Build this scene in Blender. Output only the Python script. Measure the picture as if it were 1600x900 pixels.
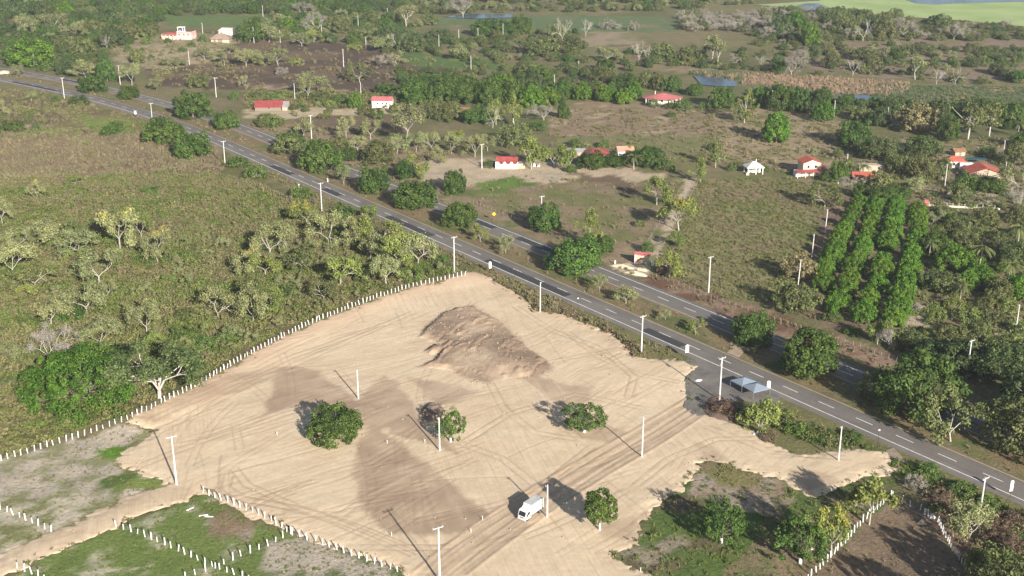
import bpy, math, random
import numpy as np
from mathutils import Vector, Matrix

# ------------------------------------------------------------------ camera, light, exposure
for o in list(bpy.data.objects):
    bpy.data.objects.remove(o, do_unlink=True)
scene = bpy.context.scene
COL = scene.collection
FPX, CAM_H = 1900.0, 135.0
PITCH = math.atan(695 / FPX)
cam_d = bpy.data.cameras.new('camera')
cam_d.sensor_width = 36.0
cam_d.lens = 36.0 * FPX / 1600
cam_d.clip_start, cam_d.clip_end = 1.0, 20000.0
cam = bpy.data.objects.new('camera', cam_d)
cam.location = (0, 0, CAM_H)
cam.rotation_euler = (math.pi / 2 - PITCH, 0, 0)
COL.objects.link(cam)
scene.camera = cam

SUN_AZ, SUN_EL = math.radians(154.7), math.radians(22.0)
world = bpy.data.worlds.new('World')
scene.world = world
world.use_nodes = True
wn, wl = world.node_tree.nodes, world.node_tree.links
wn.clear()
sky = wn.new('ShaderNodeTexSky')
sky.sky_type = 'NISHITA'
sky.sun_disc = False
sky.sun_elevation, sky.sun_rotation = SUN_EL, SUN_AZ
sky.altitude, sky.air_density, sky.dust_density = 100, 1.0, 1.4
bg = wn.new('ShaderNodeBackground')
bg.inputs['Strength'].default_value = 0.062
wo = wn.new('ShaderNodeOutputWorld')
wl.new(sky.outputs[0], bg.inputs[0])
wl.new(bg.outputs[0], wo.inputs[0])
sd = bpy.data.lights.new('sun', 'SUN')
sd.energy, sd.angle, sd.color = 5.0, math.radians(0.6), (1.0, 0.945, 0.86)
sun = bpy.data.objects.new('sun', sd)
S = Vector((math.sin(SUN_AZ) * math.cos(SUN_EL), math.cos(SUN_AZ) * math.cos(SUN_EL), math.sin(SUN_EL)))
sun.rotation_euler = S.to_track_quat('Z', 'Y').to_euler()
sun.location = (100, -50, 200)
COL.objects.link(sun)
vs = scene.view_settings
vs.view_transform, vs.look, vs.gamma = 'Standard', 'None', 1.0
vs.use_curve_mapping = False
vs.exposure = 0.92
scene.cycles.use_denoising = True
scene.cycles.max_bounces = 6
scene.cycles.diffuse_bounces = 3
scene.cycles.transparent_max_bounces = 4

# ------------------------------------------------------------------ projection of photo points on the ground
CT, ST = math.cos(PITCH), math.sin(PITCH)


def g0(px, py, z=0.0):
    x, y = (px - 800) / FPX, (450 - py) / FPX
    d = np.array([x, CT + y * ST, -ST + y * CT])
    return np.array([0, 0, CAM_H]) + d * ((z - CAM_H) / d[2])


def depth(P):
    return P[1] * CT - (P[2] - CAM_H) * ST


# ------------------------------------------------------------------ noise and polygons
def _hash(ix, iy, s):
    h = (ix.astype(np.int64) * 374761393 + iy.astype(np.int64) * 668265263 + s * 974634777) & 0xffffffff
    h = ((h ^ (h >> 13)) * 1274126177) & 0xffffffff
    return ((h ^ (h >> 16)) & 0xffff) / 65535.0


def noise(x, y, s=0):
    ix, iy = np.floor(x), np.floor(y)
    fx, fy = x - ix, y - iy
    ux, uy = fx * fx * (3 - 2 * fx), fy * fy * (3 - 2 * fy)
    a, b = _hash(ix, iy, s), _hash(ix + 1, iy, s)
    c, d = _hash(ix, iy + 1, s), _hash(ix + 1, iy + 1, s)
    return (a * (1 - ux) + b * ux) * (1 - uy) + (c * (1 - ux) + d * ux) * uy


def fbm(x, y, s=0, n=3):
    v, a, t = 0, 1.0, 0
    for k in range(n):
        v = v + a * noise(x * 2 ** k, y * 2 ** k, s + k)
        t += a
        a *= .5
    return v / t * 2 - 1


def inpoly(x, y, P):
    r = np.zeros(x.shape, bool)
    n = len(P)
    for i in range(n):
        (x0, y0), (x1, y1) = P[i], P[(i + 1) % n]
        if y0 == y1:
            continue
        c = ((y0 > y) != (y1 > y)) & (x < (x1 - x0) * (y - y0) / (y1 - y0) + x0)
        r ^= c
    return r


def dline(x, y, L):
    d = np.full(x.shape, 1e9)
    for (x0, y0), (x1, y1) in zip(L[:-1], L[1:]):
        ex, ey = x1 - x0, y1 - y0
        t = np.clip(((x - x0) * ex + (y - y0) * ey) / (ex * ex + ey * ey + 1e-9), 0, 1)
        d = np.minimum(d, (x - x0 - t * ex) ** 2 + (y - y0 - t * ey) ** 2)
    return np.sqrt(d)


def sdist(x, y, P):
    d = dline(x, y, list(P) + [P[0]])
    return np.where(inpoly(x, y, P), d, -d)


def W(L):
    return [tuple(g0(*p)[:2]) for p in L]


def smooth(v):
    v = np.clip(v, 0, 1)
    return v * v * (3 - 2 * v)


# ------------------------------------------------------------------ road frame (t along the highway, o across it, + towards the camera)
RM = np.array([40.4215, 341.1127])
RD = np.array([-.60196, .79853])
RN = np.array([-.79853, -.60196])


def bend(t):
    return .00068 * np.maximum(0, np.asarray(t, float) - 297) ** 2


def road_pt(t, o):
    return RM + t * RD + (o + float(bend(t))) * RN


def road_to(x, y):
    t = (x - RM[0]) * RD[0] + (y - RM[1]) * RD[1]
    o = (x - RM[0]) * RN[0] + (y - RM[1]) * RN[1] - bend(t)
    return t, o


# ------------------------------------------------------------------ terrain
FENCE_MAIN = [(-30, 728), (0, 720), (50, 706), (100, 690), (150, 674), (200, 656), (250, 631), (300, 607), (350, 578), (400, 549), (440, 528),
              (490, 504), (540, 484), (590, 465), (640, 449), (690, 438), (727, 430)]
FML = W(FENCE_MAIN)
BANK = W(FENCE_MAIN[5:])
VERGE = W([(770, 438), (800, 455), (840, 478), (880, 490), (920, 506), (960, 522), (985, 548)])
HILL = g0(300, 72)


def terrain(x, y):
    t, o = road_to(x, y)
    far = np.maximum(np.maximum(o - 11, -24 - o), 0)
    m = np.clip((far - 1) / 14, 0, 1)
    z = .22 * fbm(x / 31, y / 31, 3) * m
    near = (y < 420)
    if np.any(near):
        z = z + np.where(near, 1.1 * np.exp(-(dline(x, y, BANK) / 8) ** 2) + .6 * np.exp(-(dline(x, y, VERGE) / 3.5) ** 2), 0)
    z = z + 6.0 * np.exp(-((x - HILL[0]) ** 2 / 55 ** 2 + (y - HILL[1]) ** 2 / 60 ** 2)) * m
    return z


SAND_PX = [(727, 431), (745, 429), (762, 433), (782, 447), (812, 466), (840, 486), (880, 493), (922, 511), (960, 527), (982, 548), (990, 557), (1003, 558), (1040, 561),
           (1068, 562), (1090, 572), (1083, 580), (1074, 590), (1078, 605), (1079, 620), (1074, 634), (1092, 640), (1108, 646), (1122, 655), (1150, 661), (1172, 671), (1200, 690), (1235, 709), (1262, 711),
           (1285, 707), (1320, 702), (1360, 703), (1386, 706), (1388, 718), (1402, 733), (1385, 742), (1345, 748), (1325, 757), (1300, 768), (1270, 775), (1240, 762), (1225, 748), (1190, 742), (1160, 735),
           (1140, 724), (1110, 718), (1088, 722), (1092, 735), (1076, 757), (1066, 770), (1045, 780), (1020, 795), (1022, 806), (998, 820), (1000, 838), (985, 846), (1002, 851), (985, 858), (957, 863), (985, 884), (1012, 900),
           (1040, 930), (1060, 990), (560, 990), (655, 905), (628, 891), (540, 863), (456, 833), (400, 808), (345, 785), (313, 770), (190, 818), (100, 858), (20, 892), (-60, 925), (-60, 893), (0, 868),
           (80, 831), (140, 805), (190, 780), (232, 764), (262, 757), (245, 748), (205, 736), (183, 722), (184, 712), (200, 700), (222, 688), (241, 672), (215, 668), (195, 664), (240, 641), (300, 613), (350, 584),
           (400, 555), (440, 534), (490, 510), (540, 490), (590, 471), (640, 455), (690, 443)]
SAND = W(SAND_PX)
HEAP = W([(654, 528), (664, 512), (692, 490), (712, 482), (740, 478), (762, 492), (782, 500), (800, 520), (825, 545), (850, 560), (863, 575), (850, 590), (800, 592), (765, 600), (745, 598), (722, 588), (700, 580), (655, 574),
          (672, 566), (684, 556), (660, 551), (672, 544), (690, 540)])
MOUND = W([(653, 655), (657, 641), (668, 632), (688, 634), (697, 645), (690, 662), (668, 664)])
DAMP_AND_SHADOW = [W([(432, 577), (460, 573), (492, 578), (560, 625), (600, 584), (640, 622), (664, 672), (690, 676), (722, 716), (660, 692), (600, 672), (640, 705), (680, 735), (722, 770), (772, 804), (740, 826), (707, 841), (650, 841), (612, 839), (570, 806), (558, 780), (550, 732), (556, 690), (575, 672), (540, 650), (500, 640), (450, 640), (408, 657)]),
        W([(640, 590), (700, 600), (750, 612), (720, 630), (680, 640)]),
        W([(800, 585), (850, 590), (880, 600), (930, 605), (925, 630), (880, 640), (840, 610)]),
        W([(880, 660), (930, 655), (985, 680), (955, 692), (910, 688)]),
        W([(205, 660), (245, 640), (330, 600), (420, 575), (470, 575), (390, 610), (300, 640), (240, 668)]),
        W([(-60, 925), (-60, 893), (0, 868), (80, 831), (190, 780), (262, 758), (300, 762), (313, 770), (190, 818), (20, 892)]),
        W([(1080, 690), (1120, 700), (1150, 726), (1090, 720)]), W([(1230, 735), (1300, 740), (1320, 760), (1260, 772)]),  # second patch: tree shadow on pinkish soil, painted in as darker sand
        W([(1000, 800), (1030, 790), (1000, 850), (940, 840), (935, 822)])]
TRACK_L = W([(640, 900), (700, 852), (768, 804), (800, 783), (850, 752), (920, 712), (985, 676), (1040, 643), (1075, 622)])
TRACK_R = W([(730, 900), (790, 855), (853, 808), (900, 775), (950, 744), (1003, 713), (1050, 684), (1100, 650)])


def sand_sd(x, y):
    wx = 1.3 * fbm(x / 5, y / 5, 41) + 1.3 * fbm(x / 1.3, y / 1.3, 43, 2)
    wy = 1.3 * fbm(x / 5, y / 5, 47) + 1.3 * fbm(x / 1.3, y / 1.3, 53, 2)
    return sdist(x + wx, y + wy, SAND)


def sand_base(x, y, sdv):
    th = np.where(sdv > 0, .30 * (1 - np.exp(-np.maximum(sdv, 0) / 1.6)), .40 * np.maximum(sdv, -3))
    return terrain(x, y) + th


def zat(x, y):
    xa, ya = np.array([float(x)]), np.array([float(y)])
    z = terrain(xa, ya)
    if 150 < y < 420 and -150 < x < 150:
        s = sand_sd(xa, ya)
        if s[0] > .3:
            z = sand_base(xa, ya, s)
    return float(z[0])


def gz(px, py):
    z = 0.0
    for _ in range(4):
        P = g0(px, py, z)
        z = zat(P[0], P[1])
    return np.array([P[0], P[1], z])


# ------------------------------------------------------------------ mesh helpers
def mesh_np(name, V, F, mat=None, attrs=None, smooth_=False):
    V = np.asarray(V, np.float32)
    F = np.asarray(F, np.int32)
    me = bpy.data.meshes.new(name)
    k = F.shape[1]
    me.vertices.add(len(V))
    me.vertices.foreach_set('co', V.ravel())
    me.loops.add(F.size)
    me.loops.foreach_set('vertex_index', F.ravel())
    me.polygons.add(len(F))
    me.polygons.foreach_set('loop_start', np.arange(0, F.size, k, dtype=np.int32))
    if smooth_:
        me.polygons.foreach_set('use_smooth', np.ones(len(F), bool))
    for nm, (typ, arr) in (attrs or {}).items():
        a = me.attributes.new(nm, typ, 'POINT')
        a.data.foreach_set('color' if typ == 'FLOAT_COLOR' else 'value', np.asarray(arr, np.float32).ravel())
    me.update(calc_edges=True)
    if mat:
        me.materials.append(mat)
    return me


def tag(o, label=None, cat=None, group=None, kind=None):
    if label: o['label'] = label
    if cat: o['category'] = cat
    if group: o['group'] = group
    if kind: o['kind'] = kind
    return o


def link(name, me, parent=None, loc=None):
    o = bpy.data.objects.new(name, me)
    COL.objects.link(o)
    if parent is not None: o.parent = parent
    if loc is not None: o.location = loc
    return o


def empty(name, loc, rz=0.0, label=None, cat=None, group=None):
    o = bpy.data.objects.new(name, None)
    COL.objects.link(o)
    o.location = loc
    o.rotation_euler = (0, 0, rz)
    o.empty_display_size = .5
    return tag(o, label, cat, group)


class MB:
    def __init__(s):
        s.v, s.f = [], []

    def add(s, V, F):
        n = len(s.v)
        s.v += [tuple(p) for p in V]
        s.f += [tuple(i + n for i in f) for f in F]
        return s

    def box(s, x0, x1, y0, y1, z0, z1):
        return s.add([(x0, y0, z0), (x1, y0, z0), (x1, y1, z0), (x0, y1, z0), (x0, y0, z1), (x1, y0, z1), (x1, y1, z1), (x0, y1, z1)],
                     [(3, 2, 1, 0), (4, 5, 6, 7), (0, 1, 5, 4), (1, 2, 6, 5), (2, 3, 7, 6), (3, 0, 4, 7)])

    def prism(s, prof, y0, y1, axis='y'):
        n = len(prof)
        if axis == 'y':
            V = [(a, y0, b) for a, b in prof] + [(a, y1, b) for a, b in prof]
        elif axis == 'x':
            V = [(y0, a, b) for a, b in prof] + [(y1, a, b) for a, b in prof]
        else:
            V = [(a, b, y0) for a, b in prof] + [(a, b, y1) for a, b in prof]
        F = [tuple(range(n))[::-1], tuple(range(n, 2 * n))] + [(i, (i + 1) % n, n + (i + 1) % n, n + i) for i in range(n)]
        return s.add(V, F)

    def tube(s, p0, p1, r0, r1=None, n=8, caps=True):
        r1 = r0 if r1 is None else r1
        p0, p1 = Vector(p0), Vector(p1)
        q = (p1 - p0).to_track_quat('Z', 'Y')
        V = []
        for p, r in ((p0, r0), (p1, r1)):
            for k in range(n):
                a = 2 * math.pi * k / n
                V.append(p + q @ Vector((r * math.cos(a), r * math.sin(a), 0)))
        F = [(k, (k + 1) % n, n + (k + 1) % n, n + k) for k in range(n)]
        if caps: F += [tuple(range(n))[::-1], tuple(range(n, 2 * n))]
        return s.add(V, F)

    def mesh(s, name, mat, sm=False):
        me = bpy.data.meshes.new(name)
        me.from_pydata(s.v, [], s.f)
        bm_fix(me)
        if sm:
            me.polygons.foreach_set('use_smooth', np.ones(len(me.polygons), bool))
        me.materials.append(mat)
        return me

    def build(s, name, mat, parent=None, loc=None, sm=False):
        return link(name, s.mesh(name, mat, sm), parent, loc)


def bm_fix(me):
    import bmesh
    b = bmesh.new()
    b.from_mesh(me)
    bmesh.ops.recalc_face_normals(b, faces=b.faces[:])
    b.to_mesh(me)
    b.free()


# ------------------------------------------------------------------ materials
def new_mat(name):
    m = bpy.data.materials.new(name)
    m.use_nodes = True
    nt = m.node_tree
    nt.nodes.clear()
    out = nt.nodes.new('ShaderNodeOutputMaterial')
    b = nt.nodes.new('ShaderNodeBsdfPrincipled')
    nt.links.new(b.outputs[0], out.inputs[0])
    return m, nt, b, out


def nd(nt, typ, **kw):
    n = nt.nodes.new(typ)
    for k, v in kw.items():
        if k in n.inputs if isinstance(k, str) else False:
            n.inputs[k].default_value = v
        else:
            setattr(n, k, v)
    return n


def noise_node(nt, scale, detail=4, coord=None, rough=.6):
    n = nt.nodes.new('ShaderNodeTexNoise')
    n.inputs['Scale'].default_value = scale
    n.inputs['Detail'].default_value = detail
    n.inputs['Roughness'].default_value = rough
    if coord is None:
        coord = nt.nodes.new('ShaderNodeNewGeometry').outputs['Position']
    nt.links.new(coord, n.inputs['Vector'])
    return n


def ramp(nt, src, stops):
    r = nt.nodes.new('ShaderNodeValToRGB')
    e = r.color_ramp.elements
    while len(e) < len(stops): e.new(.5)
    for el, (p, c) in zip(e, stops):
        el.position = p
        el.color = (*c, 1) if len(c) == 3 else c
    nt.links.new(src, r.inputs[0])
    return r


def mixc(nt, fac, a, b, mode='MIX'):
    m = nt.nodes.new('ShaderNodeMix')
    m.data_type = 'RGBA'
    m.blend_type = mode
    for sock, v in ((m.inputs[0], fac), (m.inputs[6], a), (m.inputs[7], b)):
        if hasattr(v, 'is_output') or isinstance(v, bpy.types.NodeSocket):
            nt.links.new(v, sock)
        elif isinstance(v, (int, float)):
            sock.default_value = v
        else:
            sock.default_value = (*v, 1)
    return m.outputs[2]


def attr(nt, name):
    a = nt.nodes.new('ShaderNodeAttribute')
    a.attribute_name = name
    return a


def plain(name, c, rough=.7, scale=None, var=.25, metallic=0, spec=.3):
    """one colour with wear: two noise scales lighten and darken it a little"""
    m, nt, b, out = new_mat(name)
    b.inputs['Roughness'].default_value = rough
    b.inputs['Metallic'].default_value = metallic
    b.inputs['Specular IOR Level'].default_value = spec
    co = nt.nodes.new('ShaderNodeTexCoord').outputs['Object']
    n = noise_node(nt, scale or 1.5, 5, co)
    lo = tuple(max(0, v * (1 - var)) for v in c)
    hi = tuple(min(.9, v * (1 + var * .6)) for v in c)
    r = ramp(nt, n.outputs[0], [(.3, lo), (.7, hi)])
    nt.links.new(r.outputs[0], b.inputs['Base Color'])
    return m


def leaf_mat(name, lo, hi, trans=.33, loc_mix=None):
    m, nt, b, out = new_mat(name)
    b.inputs['Roughness'].default_value = .65
    b.inputs['Specular IOR Level'].default_value = .25
    a = attr(nt, 'tint')
    r = ramp(nt, a.outputs['Fac'], [(0.0, lo), (1.0, hi)])
    oi = nt.nodes.new('ShaderNodeObjectInfo')
    hs = nt.nodes.new('ShaderNodeHueSaturation')
    mr = nt.nodes.new('ShaderNodeMapRange')
    mr.inputs[3].default_value, mr.inputs[4].default_value = .486, .514
    nt.links.new(oi.outputs['Random'], mr.inputs[0])
    nt.links.new(mr.outputs[0], hs.inputs['Hue'])
    mv = nt.nodes.new('ShaderNodeMath')
    mv.operation = 'MULTIPLY_ADD'
    wn_ = nt.nodes.new('ShaderNodeTexWhiteNoise')
    wn_.noise_dimensions = '1D'
    nt.links.new(oi.outputs['Random'], wn_.inputs['W'])
    nt.links.new(wn_.outputs['Value'], mv.inputs[0])
    mv.inputs[1].default_value, mv.inputs[2].default_value = .38, .80
    nt.links.new(mv.outputs[0], hs.inputs['Value'])
    nt.links.new(r.outputs[0], hs.inputs['Color'])
    col = hs.outputs[0]
    if loc_mix:
        n = noise_node(nt, loc_mix[1], 3, oi.outputs['Location'])
        rr = ramp(nt, n.outputs[0], [(.42, (0, 0, 0)), (.62, (1, 1, 1))])
        col = mixc(nt, rr.outputs[0], col, loc_mix[0])
    nt.links.new(col, b.inputs['Base Color'])
    tr = nt.nodes.new('ShaderNodeBsdfTranslucent')
    nt.links.new(col, tr.inputs[0])
    ms = nt.nodes.new('ShaderNodeMixShader')
    ms.inputs[0].default_value = trans
    nt.links.new(b.outputs[0], ms.inputs[1])
    nt.links.new(tr.outputs[0], ms.inputs[2])
    nt.links.new(ms.outputs[0], out.inputs[0])
    return m


M = {}
M['white'] = plain('white_paint', (.78, .77, .74), .6, 3, .12)
M['post'] = plain('whitewashed_post', (.74, .73, .70), .8, 4, .3)
M['wood'] = plain('weathered_wood', (.24, .20, .16), .9, 5, .4)
M['concrete'] = plain('pole_concrete', (.62, .60, .57), .8, .8, .14)
M['steel'] = plain('dull_steel', (.30, .31, .32), .5, 3, .2, .4)
M['dark'] = plain('dark_paint', (.03, .03, .035), .5, 3, .2)
M['ceramic'] = plain('insulator_ceramic', (.42, .40, .38), .35, 6, .1)
M['glass'] = plain('dark_glass', (.02, .025, .03), .12, 2, .2, 0, .5)
M['tyre'] = plain('tyre_rubber', (.025, .025, .025), .85, 8, .2)
M['roof_red'] = plain('red_sheet_roof', (.36, .075, .07), .6, .5, .3)
M['roof_pink'] = plain('faded_red_roof', (.46, .14, .14), .6, .5, .22)
M['roof_orange'] = plain('clay_tile_roof', (.46, .115, .075), .75, .7, .28)
M['roof_salmon'] = plain('salmon_roof', (.52, .26, .19), .7, .7, .2)
M['roof_grey'] = plain('grey_sheet_roof', (.36, .35, .33), .6, .6, .25)
M['roof_white'] = plain('pale_sheet_roof', (.68, .66, .60), .6, .6, .15)
M['thatch'] = plain('palm_thatch', (.30, .22, .16), .95, 1.2, .3)
M['rust'] = plain('rusty_roof', (.28, .15, .09), .85, .8, .35)
M['wall_white'] = plain('white_wall', (.74, .71, .67), .85, .5, .12)
M['wall_pink'] = plain('pink_wall', (.68, .46, .42), .85, .5, .14)
M['wall_cream'] = plain('cream_wall', (.66, .58, .44), .85, .5, .14)
M['wall_tan'] = plain('tan_wall', (.46, .38, .28), .85, .6, .2)
M['blue'] = plain('blue_panel', (.12, .17, .33), .6, .8, .2)
M['teal'] = plain('teal_tarp', (.035, .10, .12), .6, .8, .3)
M['bark'] = plain('bark', (.20, .165, .13), .9, 2.5, .35)
M['bark_pale'] = plain('pale_bark', (.40, .365, .305), .9, 2.5, .3)
M['bark_white'] = plain('white_bark', (.50, .46, .40), .9, 2.0, .3)
M['limewash'] = plain('limewashed_trunk', (.75, .73, .69), .9, 3, .15)

M['mango'] = leaf_mat('mango_leaves', (.024, .056, .010), (.150, .235, .048))
M['orchard'] = leaf_mat('orchard_leaves', (.036, .090, .010), (.190, .330, .036))
M['scrub'] = leaf_mat('pale_scrub_leaves', (.135, .148, .060), (.335, .355, .155), .2)
M['olive'] = leaf_mat('olive_leaves', (.055, .074, .022), (.225, .245, .085), .25)
M['tan'] = leaf_mat('tan_leaves', (.13, .115, .05), (.30, .26, .12), .2)
M['yellow'] = leaf_mat('yellow_blossom', (.42, .34, .05), (.66, .54, .12), .3)
M['ygreen'] = leaf_mat('yellow_green_leaves', (.105, .140, .030), (.315, .360, .10), .3)
M['big'] = leaf_mat('bright_canopy_leaves', (.034, .085, .010), (.170, .275, .035))
M['darkg'] = leaf_mat('dark_canopy_leaves', (.034, .062, .020), (.160, .210, .070))
M['grey'] = leaf_mat('grey_twigs', (.20, .175, .14), (.40, .36, .30), .1)
M['dry'] = leaf_mat('dry_brush', (.10, .065, .042), (.25, .17, .115), .1)
M['s_green'] = leaf_mat('green_undergrowth', (.062, .098, .018), (.215, .272, .065), .2, ((.20, .19, .075), .045))
M['s_olive'] = leaf_mat('olive_undergrowth', (.10, .102, .036), (.31, .295, .122), .2, ((.235, .195, .105), .04))
M['s_brown'] = leaf_mat('brown_undergrowth', (.12, .092, .056), (.29, .23, .148), .15, ((.23, .215, .105), .05))
M['s_tan'] = leaf_mat('tan_grass', (.22, .17, .10), (.38, .31, .20), .15)
M['s_bright'] = leaf_mat('fresh_green_growth', (.048, .092, .018), (.165, .235, .055), .25)
M['reed'] = leaf_mat('dry_reeds', (.27, .19, .12), (.42, .31, .21), .15)
M['reedg'] = leaf_mat('green_reeds', (.07, .095, .04), (.17, .21, .09), .2)

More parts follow.
